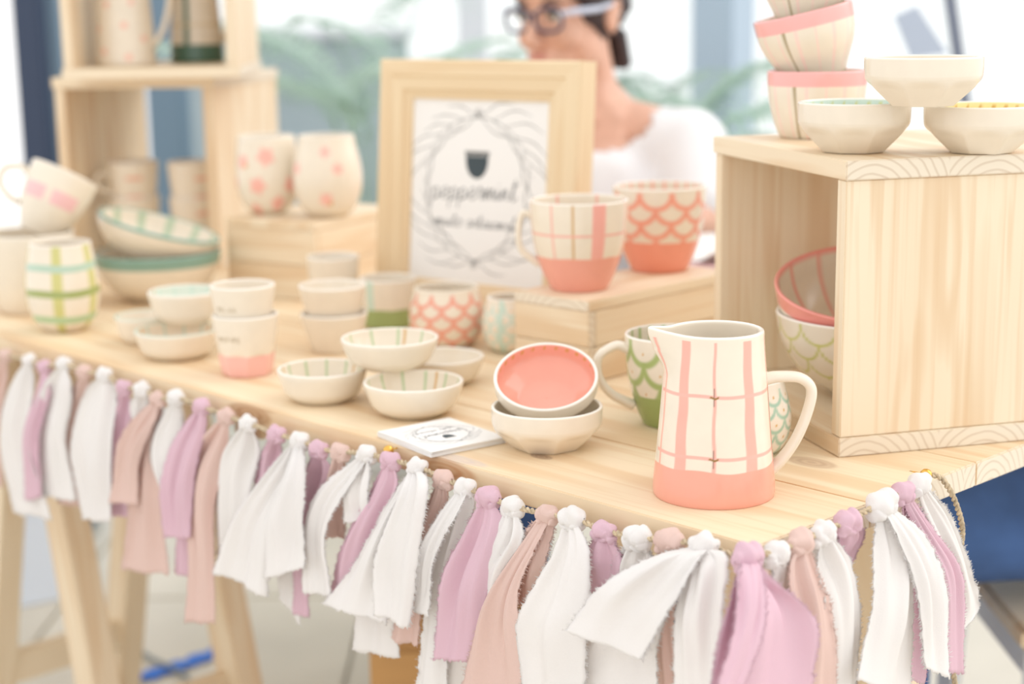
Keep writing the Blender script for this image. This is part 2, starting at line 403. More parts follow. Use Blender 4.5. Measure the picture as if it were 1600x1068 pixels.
def pot(name, label, cat, P, prof, wall, paint, n=96, m=60, mod=None, deform=None, rz=0, group=None, handle=None, M=None, it=3, hrad=.0055, hcol=CREAM, extra=None):
    V, Fq, C = lathe(prof, wall, paint, n, m, mod, deform, it)
    Mx = M if M is not None else Matrix.Translation((P[0], P[1], P[2]+.0002)) @ Matrix.Rotation(rz, 4, 'Z')
    if handle is None and extra is None:
        o = paint_obj(name, V, Fq, C); o.matrix_world = Mx; return tag(o, label, cat, group)
    e = empty(name, Mx, label, cat, group); paint_obj('body', V, Fq, C, e)
    if handle is not None: handle_obj(e, handle, hrad, hcol)
    if extra: extra(e)
    return e

# ---- paint schemes
def rimmed(C, S, col=WHITE): return put(C, (S == .5)*1.0, col)
def scales(C, PH, Z, R, H, n, z0, z1, col, lw, Rref, inside=None, S=None, dot=None):
    """rows of U shaped fish scales between z0 and z1"""
    wth = 2*PI/n; rad = wth*Rref/2; rows = int((z1-z0)/(rad*1.0))+3
    msk = np.zeros_like(PH)
    for j in range(rows):
        zc = z1-j*rad*1.02
        o = (j % 2)*.5
        c = (np.round(PH/wth-o)+o)*wth
        dx = (PH-c)*Rref; dz = (Z-zc)*.98
        d = np.hypot(dx, dz); a = band(d, rad, lw, lw*.3)*(Z <= zc+lw*.4)
        a *= (Z > z0-.0001)
        msk = np.maximum(msk, a)
        if dot is not None: C = put(C, (1-sstep(.0008, .0016, np.hypot(dx, dz+rad*.45)))*(S == 0), dot)
    return put(C, msk*(S == 0 if S is not None else 1), col)
def lines_in(C, PH, Z, S, n, w, col, z0=-1, off=0):
    wth = 2*PI/n; d = np.abs(wrap(PH-off) - np.round(wrap(PH-off)/wth)*wth)
    return put(C, (1-sstep(w*.7, w*1.3, d))*(S == 1)*(Z > z0), col)
def octo(depth=.08, zc=.55):
    """eight flat facets on the lower part of the outside"""
    def f(PH, t, S):
        seg = PI/4; a = wrap(PH+.2); a = a-np.round(a/seg)*seg
        fac = np.cos(seg/2)/np.cos(a)              # regular octagon
        k = (1-sstep(zc*.75, zc*1.15, t))*(S < .4)
        return 1*(1-k)+k*(fac*1.03)
    return f

# ---------------------------------------------------------------- the coral plaid jug
s = Spot(1115, 797, 190, 517)
Hj = s.h; rb = s.rb; rt = s.m(150)/2
def jug_paint(C, PH, Z, R, S, H):
    out = S < 1
    wob = .0005*np.sin(PH*3.3)+.0003*np.sin(PH*7+1)
    for c, wd, col in ((-.74, .22, PINK), (.56, .23, PINK), (-.13, .06, PINK), (-1.28, .06, PINK), (1.3, .1, PINK), (2.2, .2, PINK), (-2.2, .2, PINK)):
        e = .012; ww = wd*(.9+.2*(1-Z/H))
        C = put(C, band(PH+.01*np.sin(Z*140+c*9), c, ww, e)*out*(Z < H*.985), col*np.array([1.02, 1, .98]))
    for zc in (.30, .665):
        C = put(C, band(Z+wob, H*zc, .0028, .0005)*out*(np.abs(PH) < 1.45), PINK*1.04)
    C = put(C, (1-sstep(H*.215, H*.222, Z+wob*2))*out, CORAL)
    for zc in (.30, .665):                                             # small gilded crosses
        C = put(C, band(PH, -.13, .018, .006)*band(Z, H*zc, .015, .001)*out, DARK)
        C = put(C, band(PH, -.13, .17, .01)*band(Z+.0006*np.sin(PH*40), H*zc-.0005, .0016, .0004)*out, GOLD*.45)
    return rimmed(C, S)
def jug_deform(X, Y, Z, PH, S, H):
    t = np.clip(Z/H, 0, 1.1)
    k = sstep(.74, 1.0, t)*np.exp(-(wrap(PH+PI/2-.12)/.34)**2)
    X = X-k*.0165; Z = Z+k*.0035*(t > .9)
    return X, Y, Z
jm = Matrix.Translation((s.P[0], s.P[1], s.P[2]+.0002))
hx = rt*.93
pot('jug', 'tapered cream jug with coral plaid stripes and solid coral base', 'jug', s.P,
    [(rb*.985, 0), (rb, .003), (rb*.995, .012), (rb*.93, Hj*.32), (rb*.85, Hj*.68), (rt, Hj*.93), (rt*.99, Hj)], .0042, jug_paint, n=320, m=240, deform=jug_deform, it=2, rz=0.0,
    handle=[(rt*1.0, 0, Hj*.70), (rt+.012, 0, Hj*.715), (rt+.030, 0, Hj*.705), (rt+.0395, 0, Hj*.635), (rt+.037, 0, Hj*.50), (rt+.028, 0, Hj*.33), (rt+.016, 0, Hj*.20), (rb*.90, 0, Hj*.13)], hrad=.0062)

# ---------------------------------------------------------------- faceted bowls
def fac_bowl(name, label, P, rim, base, h, inner, rz=0, group=None, M=None, n=160, m=60, dots=None, facets=True, outer=CREAM):
    def pf(C, PH, Z, R, S, H):
        if inner is not None: C = put(C, (S == 1)*1.0, inner)
        if dots is not None:
            a = PH*26/(2*PI); a = np.abs(a-np.round(a))*2*PI/26*rim
            C = put(C, (1-sstep(.0012, .002, np.hypot(a, Z-H*.9)))*(S == 1), dots)
        return rimmed(C, S)
    prof = [(base*.96, 0), (base, .001), (base+(rim-base)*.62, h*.34), (rim*.985, h*.55), (rim, h*.78), (rim, h)]
    return pot(name, label, 'bowl', P, prof, .0035, pf, n=n, m=m, mod=octo(zc=.5) if facets else None, rz=rz, group=group, M=M, it=2)
s = Spot(855, 711, 104, 635)
fac_bowl('bowl', 'plain cream faceted bowl holding the coral-lined bowl beside the cards', s.P, s.m(174)/2, s.m(104)/2, s.h, CREAM)
rim2 = s.m(171)/2; hb = s.h
ctr = s.P+np.array([0, 0, s.h])
def tilted(rimctr, tilt_vec, ang, h):
    ax = Vector((tilt_vec[1], -tilt_vec[0], 0)).normalized()           # lean the axis away from tilt_vec's side
    R = Matrix.Rotation(-ang, 4, ax)
    return Matrix.Translation(Vector(rimctr)) @ R @ Matrix.Translation((0, 0, -h))
rc = at_depth(853, 588, ctr[1]+.021)
fac_bowl('bowl', 'faceted bowl tilted to show its coral pink inside with gold rim dots', None, rim2*.965, s.m(76)/2, hb*.80, lin((241, 172, 152)), M=tilted(rc, (-.08, -1), math.radians(28), hb*.80), dots=GOLD)

# ---------------------------------------------------------------- small round bowls with green lines
def round_bowl(label, P, rim, base, h, line=SAGE, rz=0, group=None, M=None, inner=None, nl=12, rimcol=WHITE, gold=True, n=120, name='bowl'):
    def pf(C, PH, Z, R, S, H):
        if inner is not None: C = put(C, (S == 1)*1.0, inner)
        if line is not None: C = lines_in(C, PH, Z, S, nl, .022, line, H*.35)
        if gold: C = lines_in(C, PH, Z, S, 3, .02, GOLD, H*.45, off=.26)
        return rimmed(C, S, rimcol)
    prof = [(base*.96, 0), (base, .001), (base+(rim-base)*.55, h*.22), (rim*.93, h*.60), (rim, h*.9), (rim*1.0, h)]
    return pot(name, label, 'bowl', P, prof, .0034, pf, n=n, m=50, rz=rz, group=group, M=M)
s = Spot(505, 634, 88, 576)
round_bowl('small cream bowl with green lines next to the pink-based tumbler stack', s.P, s.m(140)/2, s.m(88)/2, s.h)
sA = s
s = Spot(647, 657, 92, 596)
round_bowl('small cream bowl with green lines right behind the business cards', s.P, s.m(156)/2, s.m(92)/2, s.h, rz=.3)
sB = s
s = Spot(692, 606, 80, 557)
round_bowl('small cream bowl at the back of the pyramid, partly covered by the upper bowl', s.P, s.m(130)/2, s.m(80)/2, s.h, line=None, gold=False)
zst = max(sA.h, sB.h)+.001
s = Spot(610, 583, 92, 528, zst)
round_bowl('small cream bowl resting on the rims of the pyramid of bowls', s.P, s.m(152)/2, s.m(90)/2, s.h, rz=.5, nl=10)
# left group
s = Spot(278, 565, 84, 515)
round_bowl('small cream bowl with mint rim under another, left of the stamped tumblers', s.P, s.m(130)/2, s.m(84)/2, s.h, line=MINT, rimcol=MINT*.9+.1, inner=lin((240, 226, 206)))
sF = s
s = Spot(232, 540, 66, 493)
round_bowl('small pale mint-edged bowl standing behind the stacked pair', s.P, s.m(100)/2, s.m(66)/2, s.h, line=None, rimcol=MINT, gold=False)
s = Spot(292, 508, 74, 455, sF.h+.0012)
round_bowl('small cream bowl with mint-washed inside stacked on its twin', s.P, s.m(116)/2, s.m(74)/2, s.h, line=MINT, inner=lin((222, 228, 214)))

# ---------------------------------------------------------------- tumblers with stamped words
def glyphs(text, size, adv, strokes):
    segs = []; x = 0
    for ch in text:
        for st in strokes.get(ch, []): segs.append([(x+a*size*.62, b*size) for a, b in st])
        x += adv*(.55 if ch == 'I' else 1)
    return segs, x
CAPS = {'R': [[(0, 0), (0, 1), (.7, 1), (.9, .8), (.7, .52), (0, .52)], [(.4, .52), (.95, 0)]], 'E': [[(.9, 1), (0, 1), (0, 0), (.9, 0)], [(0, .5), (.7, .5)]],
        'L': [[(0, 1), (0, 0), (.85, 0)]], 'A': [[(0, 0), (.5, 1), (1, 0)], [(.2, .38), (.8, .38)]], 'X': [[(0, 0), (1, 1)], [(0, 1), (1, 0)]],
        'I': [[(.2, 0), (.2, 1)]], 'N': [[(0, 0), (0, 1), (.9, 0), (.9, 1)]], 'S': [[(.9, .9), (.5, 1), (.1, .85), (.1, .65), (.85, .4), (.85, .15), (.5, 0), (0, .12)]],
        'P': [[(0, 0), (0, 1), (.7, 1), (.9, .78), (.7, .5), (0, .5)]], 'H': [[(0, 0), (0, 1)], [(.9, 0), (.9, 1)], [(0, .5), (.9, .5)]], 'O': [[(.5, 1), (.05, .75), (.05, .25), (.5, 0), (.95, .25), (.95, .75), (.5, 1)]]}
def ribbon(pts, w, y=0.0, th=.0002):
    """flat stroke in the local XZ plane, raised a hair above it"""
    P = np.asarray(pts, float); T = np.gradient(P, axis=0); T /= np.linalg.norm(T, axis=1)[:, None]+1e-9
    Nn = np.c_[-T[:, 1], T[:, 0]]; ww = np.broadcast_to(np.asarray(w, float), (len(P),))[:, None]
    A, B = P+Nn*ww/2, P-Nn*ww/2; n = len(P)
    V = np.vstack([np.c_[A[:, 0], np.full(n, y), A[:, 1]], np.c_[B[:, 0], np.full(n, y), B[:, 1]]])
    return V, [(i, i+1, n+i+1, n+i) for i in range(n-1)]
stamp = mat('stamped_ink', (196, 180, 152), .8)
def stamped(word, r_of_z, z0, size, phi0):
    def ex(e):
        segs, wd = glyphs(word, size, size*1.02, CAPS); parts = []
        for st in segs:
            P = bez(st, 4) if len(st) > 4 else np.vstack([np.linspace(st[i], st[i+1], 4) for i in range(len(st)-1)])
            V, Fc = ribbon(P, size*.16)
            r = r_of_z(z0+V[:, 2])+.00035; ph = phi0+(V[:, 0]-wd/2)/r
            parts.append((np.c_[r*np.sin(ph), -r*np.cos(ph), z0+V[:, 2]], Fc))
        V, Fc = join(parts); mesh_obj('lettering', V, Fc, stamp, e, smooth=False)
    return ex
def tumbler(label, P, rim, base, h, basecol=None, bz=.34, word=None, stripe=None, facets=False, group=None, line=None):
    def pf(C, PH, Z, R, S, H):
        if stripe is not None: C = put(C, band(PH, stripe[0], stripe[1], .02)*(S == 0), stripe[2])
        if basecol is not None: C = put(C, (1-sstep(H*bz-.0006, H*bz+.0006, Z+.0004*np.sin(PH*7)))*(S == 0), basecol)
        return rimmed(C, S)
    prof = [(base*.95, 0), (base, .0015), (base+(rim-base)*.35, h*.33), (base+(rim-base)*.78, h*.72), (rim, h*.96), (rim, h)]
    ex = None
    if word:
        ro = resample(chaikin(prof, 3), 80)
        ex = stamped(word, lambda z: np.interp(z, ro[:, 1], ro[:, 0]), h*.62, .0050, -.42)
    return pot('tumbler', label, 'cup', P, prof, .0036, pf, n=128, m=70, mod=octo(zc=.4) if facets else None, extra=ex, group=group)
s = Spot(387, 591, 74, 491)
tumbler('cream tumbler with pink faceted base and stamped word, under another tumbler', s.P, s.m(103)/2, s.m(76)/2, s.h, lin((244, 190, 180)), .37, 'INSPIRE', facets=True)
P2 = s.P+np.array([-.0015, 0, s.h*.50]); hh = s.h
tumbler('cream tumbler stamped RELAX, nested in the pink-based tumbler', P2, s.m(101)/2, s.m(70)/2, hh*.99, word='RELAX')
s = Spot(524, 553, 68, 489)
tumbler('cream tumbler under another in the plain stack, behind the green-lined bowls', s.P, s.m(105)/2, s.m(74)/2, s.h*1.0)
tumbler('plain cream tumbler nested on top of the plain stack', s.P+np.array([-.001, 0, s.h*.70]), s.m(105)/2, s.m(74)/2, s.h*1.05)
s = Spot(516, 520, 66, 414)
tumbler('plain cream tumbler hidden behind the plain stack, only its rim showing', s.P+np.array([0, .06, 0]), s.m(84)/2, s.m(64)/2, s.h*1.02)
s = Spot(608, 507, 74, 429)
tumbler('straight cream tumbler with mint stripe and olive green base', s.P+np.array([.002, -.03, 0]), s.m(88)/2, s.m(80)/2, s.h, OLIVE, .40, stripe=(-.62, .32, MINT))

# ---------------------------------------------------------------- egg shaped cups
def egg(label, s, rimw, maxw, bw, paint, n=132, m=80, name='cup', group=None, P=None):
    r, R_, b, h = s.m(rimw)/2, s.m(maxw)/2, s.m(bw)/2, s.h
    prof = [(b*.93, 0), (b, .001), (b+(R_-b)*.62, h*.10), (R_*1.02, h*.34), (R_*1.02, h*.62), (r*1.02, h*.93), (r, h)]
    return pot(name, label, 'cup', P if P is not None else s.P, prof, .0034, paint, n=n, m=m, group=group)
def pink_scales(C, PH, Z, R, S, H):
    return rimmed(scales(C, PH+.1, Z, R, H, 10, 0, H*.93, lin((236, 160, 138)), .0046, .043, S=S), S, CREAM)
egg('rounded cream cup covered in coral fish scales, below the framed print', Spot(699, 545, 76, 449), 100, 116, 76, pink_scales)
def mint_scales(C, PH, Z, R, S, H):
    C = put(C, band(PH, -.4, .22, .02)*(S == 0), MINT)
    return rimmed(scales(C, PH, Z, R, H, 12, 0, H*.9, MINT*.95, .003, .042, S=S, dot=GOLD), S)
egg('cream cup with pale mint strokes, standing behind the wooden block', Spot(800, 553, 60, 464), 76, 92, 60, mint_scales)
def teal_scales(C, PH, Z, R, S, H):
    return rimmed(scales(C, PH, Z, R, H, 11, 0, H*.92, lin((166, 196, 172)), .0032, .042, S=S, dot=GOLD), S)
egg('rounded cream cup with mint green scales, tucked behind the coral jug', Spot(1166, 716, 96, 592), 112, 134, 96, teal_scales)
def green_plaid(C, PH, Z, R, S, H):
    for c in (-2.6, -1.22, .12, 1.2, 2.5): C = put(C, band(PH, c, .30, .03)*(S == 0), lin((206, 202, 132)))
    for zc, col in ((.76, lin((182, 206, 186))), (.47, lin((160, 172, 104))), (.17, lin((176, 202, 160)))): C = put(C, band(Z+.001*np.sin(PH*3), H*zc, .009, .001)*(S == 0), col)
    return rimmed(C, S)
egg('rounded cup with straw and mint green plaid bands near the table edge', Spot(103, 520, 60, 380), 94, 110, 62, green_plaid)
def spots(lst, col, rad):
    def pf(C, PH, Z, R, S, H):
        for ph, zc, k in lst:
            d = np.hypot(wrap(PH-ph)*.046, Z-H*zc)*(1+.18*np.sin(5*np.arctan2(Z-H*zc, wrap(PH-ph)*.046)+ph*7))
            C = put(C, (1-sstep(rad*k*.8, rad*k*1.15, d))*(S == 0), col)
            if k > .9 and k < 1: C = put(C, (1-sstep(.0022, .0034, np.hypot(wrap(PH-ph)*.046-.006, Z-H*zc+.006)))*(S == 0), GOLD)
        return rimmed(C, S)
    return pf
ZR2 = .11
egg('rounded cream cup with many soft pink spots on the wooden block', Spot(421, 336, 44, 213, ZR2), 88, 96, 46, spots([(-.75, .70, .95), (.1, .77, 1.15), (-.2, .40, 1.1), (-1.3, .42, 1), (.95, .40, 1.1), (.5, .16, 1.05), (-.4, .08, .9), (2, .5, 1), (-2.2, .6, 1)], lin((246, 186, 172)), .0105))
egg('rounded cream cup with a few pink spots beside the framed print', Spot(514, 341, 52, 212, ZR2), 86, 106, 54, spots([(.05, .83, .8), (-1.0, .62, .9), (.42, .62, .8), (.05, .25, .95), (2, .5, 1)], lin((246, 192, 180)), .0095))

# ---------------------------------------------------------------- mugs on the right block
ZR = .09
def mug_prof(rim, base, h): return [(base*.95, 0), (base, .0015), (base+(rim-base)*.42, h*.20), (rim*.93, h*.50), (rim*.99, h*.82), (rim, h)]
def plaid_mug(C, PH, Z, R, S, H):
    o = S < 1
    for c, wd, col in ((-.62, .045, PINK), (-.16, .05, GOLD*.9), (.38, .30, lin((243, 178, 166))), (1.15, .04, PINK), (-1.35, .04, PINK), (2.2, .2, PINK), (-2.2, .2, PINK)):
        C = put(C, band(PH, c, wd, .012)*o, col)
    C = put(C, band(Z, H*.66, .0026, .0005)*(S == 0), PINK)
    C = put(C, (1-sstep(H*.395, H*.405, Z+.0005*np.sin(PH*6)))*(S == 0), lin((238, 168, 150)))
    C = lines_in(C, PH, Z, S, 7, .03, PINK, H*.3)
    return rimmed(C, S)
s = Spot(905, 458, 90, 313, ZR)
hl = lambda r, h, sgn: [(sgn*r*.97, 0, h*.80), (sgn*(r+.010), 0, h*.84), (sgn*(r+.0215), 0, h*.70), (sgn*(r+.020), 0, h*.48), (sgn*(r+.008), 0, h*.30), (sgn*r*.86, 0, h*.26)]
rm = s.m(153)/2
pot('mug', 'cream mug with pink and gold plaid lines above a coral base', 'mug', s.P, mug_prof(rm, s.m(90)/2, s.h), .0036, plaid_mug, n=200, m=100, handle=[(-rm*.95, 0, s.h*.84), (-rm-.008, 0, s.h*.86), (-rm-.0125, 0, s.h*.66), (-rm-.009, 0, s.h*.45), (-rm*.80, 0, s.h*.28)], hrad=.0048)
def scale_mug(C, PH, Z, R, S, H):
    C = scales(C, PH, Z, R, H, 9, H*.38, H*.95, lin((240, 164, 142)), .0058, .047, S=S)
    C = put(C, (1-sstep(H*.375, H*.385, Z))*(S == 0), lin((242, 160, 136)))
    C = lines_in(C, PH, Z, S, 22, .03, lin((244, 180, 160)), H*.3)
    return rimmed(C, S)
s = Spot(1030, 428, 88, 291, ZR)
rm = s.m(144)/2
pot('mug', 'cream mug with coral fish scales above a bright coral base', 'mug', s.P, mug_prof(rm, s.m(88)/2, s.h), .0036, scale_mug, n=200, m=100, rz=math.radians(70), handle=hl(rm, s.h, 1), hrad=.0048)
def olive_mug(C, PH, Z, R, S, H):
    C = scales(C, PH+.12, Z, R, H, 8, H*.36, H*.96, lin((168, 184, 118)), .0066, .050, S=S, dot=GOLD)
    C = put(C, (1-sstep(H*.36, H*.37, Z))*(S == 0), lin((158, 174, 108)))
    C = lines_in(C, PH, Z, S, 20, .04, lin((170, 190, 128)), H*.3)
    return rimmed(C, S)
s = Spot(1052, 672, 96, 522)
rm = s.m(152)/2
pot('mug', 'cream mug with olive green scales and olive base behind the jug', 'mug', s.P, mug_prof(rm, s.m(96)/2, s.h), .0036, olive_mug, n=180, m=90, rz=math.radians(8), handle=[(-rm*.95, 0, s.h*.86), (-rm-.010, 0, s.h*.90), (-rm-.0265, 0, s.h*.78), (-rm-.026, 0, s.h*.55), (-rm-.014, 0, s.h*.36), (-rm*.84, 0, s.h*.22)], hrad=.0058)

# ================================================================== BLOCKS AND CRATES
def block(label, M, w, d, h, m=pine):
    """upturned box: two boards on each side and a lid"""
    e = empty('riser_box', M, label, 'wooden box'); t = .011; hz = (h-t)/2
    board('lid', e, (w/2, d/2, h-t/2), (w, d, t), 'y', m)
    for k in range(2):
        zc = hz*k+hz/2; hh = hz-.0007
        board('side_board', e, (w/2, t/2, zc), (w-.0004, t, hh), 'x', m); board('side_board', e, (w/2, d-t/2, zc), (w-.0004, t, hh), 'x', m)
        board('side_board', e, (t/2, d/2, zc), (t, d-2*t-.0004, hh), 'y', m); board('side_board', e, (w-t/2, d/2, zc), (t, d-2*t-.0004, hh), 'y', m)
    return e
c = at(920, 472, ZR); l = at(803, 455, ZR); r_ = at(1113, 428, ZR)
ex = (c-l); wd = np.linalg.norm(ex); ex /= wd; ey = np.array([-ex[1], ex[0], 0])
block('upturned pine box carrying the two coral-based mugs', frame_mat((l[0], l[1], TZ+.0002), ex, ey), wd, .265, ZR)
c = at(490, 349, ZR2); l = at(352, 340, ZR2); ex = c-l; wd = np.linalg.norm(ex); ex /= wd; ey = np.array([-ex[1], ex[0], 0])
block('upturned pine box carrying the two pink-spotted cups', frame_mat((l[0], l[1], TZ+.0002), ex, ey), wd, .22, ZR2, pine_plain)

def crate(label, M, w, d, h, th=.017):
    """open-ended crate: w across the mouth, d deep, upright side boards, flat top and bottom with end grain on the sides"""
    e = empty('crate', M, label, 'crate', 'open pine display crates')
    board('bottom_board', e, (w/2, d/2, th/2), (w, d, th), 'x', pine)
    board('top_board', e, (w/2, d/2, h-th/2), (w, d, th), 'x', pine)
    for x in (th/2+.003, w-th/2-.003): board('side_board', e, (x, d/2, h/2), (th, d-.004, h-2*th-.0004), 'z', pine)
    return e
B = np.array([.291, 1.411, TZ]); bya = math.radians(105.296); ba = np.array([math.cos(bya), math.sin(bya), 0]); bb = np.array([ba[1], -ba[0], 0])
CW, CD, CHt = .301, .33, .265
# local x runs from the far end to the near end so that local y (depth) points right
cratM = frame_mat(B+ba*CW+np.array([0, 0, .0003]), -ba, bb)
crate('pine crate lying open to the side with bowls inside and on top', cratM, CW, CD, CHt)
# left tower
t = math.radians(-9); exl = np.array([math.cos(t), math.sin(t), 0]); lo = np.array([-.455, 2.55, TZ+.0003])-exl*.265
crate('lower pine crate of the tower holding stacked cream mugs', frame_mat(lo, exl), .265, .34, .30)
t = math.radians(3); exu = np.array([math.cos(t), math.sin(t), 0]); up_ = np.array([-.668, 2.475, TZ+.3008])
crate('upper pine crate of the tower holding two tall jugs', frame_mat(up_, exu), .265, .33, .30)
UM = frame_mat(up_, exu); LM = frame_mat(lo, exl)

# ---- on the right crate
ZC = CHt+.0006
def striped_cup(label, P=None, M=None, rim=.05, base=.042, h=.09):
    def pf(C, PH, Z, R, S, H):
        a = PH*16/(2*PI); d = np.abs(a-np.round(a))*2*PI/16
        C = put(C, (1-sstep(.016, .03, d))*(S == 0), lin((246, 214, 204)))
        C = put(C, band(PH+.04*(Z/H), -.62, .05, .012)*(S == 0), lin((150, 132, 88)))
        C = put(C, sstep(H*.79, H*.80, Z)*(S < 1), lin((246, 182, 178)))
        return C
    prof = [(base*.86, 0), (base*.9, .002), (base, h*.16), (rim*.965, h*.55), (rim, h*.9), (rim, h)]
    return pot('cup', label, 'cup', P, prof, .0036, pf, n=168, m=80, M=M)
s = Spot(1275, 218, 118, 112, ZC)
rimc, bc, hc = s.m(154)/2, s.m(128)/2, s.h
striped_cup('cream cup with pink rim band standing on the crate under tilted cups', s.P, None, rimc, bc, hc)
q = s.P+np.array([0.0, .003, hc*.87])
M2 = Matrix.Translation(Vector(q)) @ Matrix.Rotation(math.radians(-13), 4, 'Y') @ Matrix.Translation((0, 0, .004))
striped_cup('cream cup with pink rim band tilted inside the cup below', None, M2, rimc, bc*.84, hc)
M3 = M2 @ Matrix.Translation((.002, 0, hc*.92)) @ Matrix.Rotation(math.radians(12), 4, 'Y')
striped_cup('topmost cream cup of the tilted pink-rimmed stack', None, M3, rimc, bc*.84, hc)
sp = Spot(1333, 241, 98, 161, ZC)
fac_bowl('bowl', 'white faceted bowl with mint inside on the pine crate', sp.P, sp.m(174)/2, sp.m(98)/2, sp.h, lin((212, 226, 214)), dots=lin((214, 208, 120)))
sq = Spot(1532, 242, 98, 166, ZC)
fac_bowl('bowl', 'white faceted bowl with yellow inside on the pine crate', sq.P, sq.m(178)/2, sq.m(98)/2, sq.h, lin((246, 234, 178)), dots=GOLD)
sr = Spot(1441, 168, 100, 91, ZC+max(sp.h, sq.h)+.0012)
fac_bowl('bowl', 'white faceted bowl balanced on the rims of the two crate bowls', sr.P, sr.m(182)/2, sr.m(100)/2, sr.h, CREAM)
# ---- inside the right crate
def crate_pt(u, v_, z): return np.array(cratM @ Vector((u, v_, z)))
cb = crate_pt(CW*.52, .115, .0176)
kb = scale_at(cb)
def green_bowl(C, PH, Z, R, S, H):
    return rimmed(scales(C, PH, Z, R, H, 15, H*.32, H*.97, lin((206, 204, 130)), .0026, .078, S=S), S)
rbw = (proj(cb+[0, 0, .09])[0]-1216)/kb
hbw = .082
pot('bowl', 'cream bowl with green scales inside the crate, under the pink-rimmed bowl', 'bowl', cb, [(rbw*.42, 0), (rbw*.44, .002), (rbw*.75, hbw*.25), (rbw*.95, hbw*.62), (rbw, hbw)], .0038, green_bowl, n=180, m=70)
def pinkrim_bowl(C, PH, Z, R, S, H):
    C = lines_in(C, PH, Z, S, 14, .03, PINK, H*.05)
    return put(C, (Z > H*.80)*((S < 1)*1.0) + (S == 1)*(Z > H*.93), lin((243, 158, 146)))
ru = rbw*.95; Mb = tilted(at_depth(proj(cb)[0]-6, 441, cb[1]+.002), (-.2, -1), math.radians(14), hbw*.93)
pot('bowl', 'bowl with coral rim and pink lines inside, nested in the crate', 'bowl', None, [(ru*.42, 0), (ru*.44, .002), (ru*.75, hbw*.23), (ru*.95, hbw*.58), (ru, hbw*.93)], .0038, pinkrim_bowl, n=180, m=70, M=Mb)

# ---- big bowls on the left
s = Spot(250, 474, 96, 393)
rbg = s.m(196)/2; hbg = s.h
def teal_band(C, PH, Z, R, S, H):
    return put(C, sstep(H*.76, H*.78, Z)*(S < 1), lin((134, 168, 154)))
bprof = lambda r, h, b: [(b*.95, 0), (b, .002), (b+(r-b)*.55, h*.25), (r*.95, h*.66), (r*1.0, h*.95), (r, h)]
pot('serving_bowl', 'large cream bowl with broad teal rim band under another bowl', 'bowl', s.P, bprof(rbg, hbg, s.m(96)/2), .0045, teal_band, n=120, m=56)
def teal_line(C, PH, Z, R, S, H):
    C = lines_in(C, PH, Z, S, 12, .06, lin((180, 200, 170)), H*.3)
    return put(C, (sstep(H*.945, H*.955, Z)*(S < 1)), lin((124, 168, 158)))
rc = at_depth(250, 352, s.P[1]+.002)
pot('serving_bowl', 'large cream bowl with thin teal rim tilted in the teal-banded bowl', 'bowl', None, bprof(rbg*.97, hbg*.86, s.m(70)/2), .0045, teal_line, n=120, m=56, M=tilted(rc, (1, .02), math.radians(16), hbg*.86))
# ---- mugs far left
def dotted(C, PH, Z, R, S, H):
    for ph, zc, col in ((-.35, .70, lin((240, 130, 110))), (-.28, .67, lin((86, 96, 104))), (.75, .36, lin((240, 150, 130))), (-1.0, .2, lin((240, 160, 140))), (.45, .1, lin((200, 150, 110)))):
        C = put(C, (1-sstep(.003, .0055, np.hypot(wrap(PH-ph)*.05, Z-H*zc)))*(S == 0), col)
    return rimmed(C, S)
s = Spot(52, 492, 96, 364)
rm = s.m(140)/2
pot('mug', 'cream mug with tiny scattered flowers below a tilted mug', 'mug', s.P, mug_prof(rm, s.m(100)/2, s.h), .0036, dotted, n=112, m=60, rz=math.radians(-150), handle=hl(rm, s.h, 1))
def ribboned(C, PH, Z, R, S, H):
    a = band(PH, -.52, .80, .03)+band(PH, .52, .86, .03)
    return rimmed(put(C, a*band(Z, H*.58, H*.22, .001)*(S == 0), lin((240, 194, 194))), S)
hm, rm2 = s.h*.86, rm*.76
Mt = Matrix.Translation(Vector(at_depth(58, 366, s.P[1]+.004))) @ Matrix.Rotation(math.radians(25), 4, 'Y') @ Matrix.Rotation(math.radians(-17), 4, 'X')
pot('mug', 'cream mug with two pink ribbons, tilted on top of another mug', 'mug', None, mug_prof(rm2, s.m(54)/2, hm), .0036, ribboned, n=112, m=60, M=Mt, handle=[(-rm2*.97, 0, hm*.80), (-rm2-.012, 0, hm*.84), (-rm2-.030, 0, hm*.72), (-rm2-.028, 0, hm*.50), (-rm2-.010, 0, hm*.36), (-rm2*.84, 0, hm*.34)])
# ---- mugs in the lower crate
BL = CREAM
def blush(C, PH, Z, R, S, H):
    C = put(C, np.ones_like(PH), BL)
    for zc in (.36, .72): C = put(C, band(PH, -.1, .7, .08)*band(Z, H*zc, .006, .002)*(S == 0), lin((236, 180, 158)))
    return rimmed(C, S, lin((248, 240, 236)))
for px, lab, sg, wpx, rzz in ((184, 'cream mug with faint pink words beside the crate side', -1, 78, 20), (279, 'cream mug with faint pink words beside the open crate back', 1, 78, 40)):
    for lev in (0, 1):
        P = np.array(LM @ Vector((.265*(px-105)/245, .10, .0176+lev*.0565)))
        r = wpx/scale_at(P)/2; h = .085
        pot('mug', ('upper ' if lev else 'lower ')+lab+(', inside another' if lev else ', holding another'), 'mug', P, [(r*.74, 0), (r*.78, .002), (r*.90, h*.4), (r, h*.92), (r, h)], .0032, blush, n=96, m=50, rz=math.radians(rzz), hcol=BL,
            handle=[(sg*r*.95, 0, h*.78), (sg*(r+.012), 0, h*.80), (sg*(r+.019), 0, h*.66), (sg*(r+.012), 0, h*.50), (sg*r*.90, 0, h*.44)], hrad=.0046)
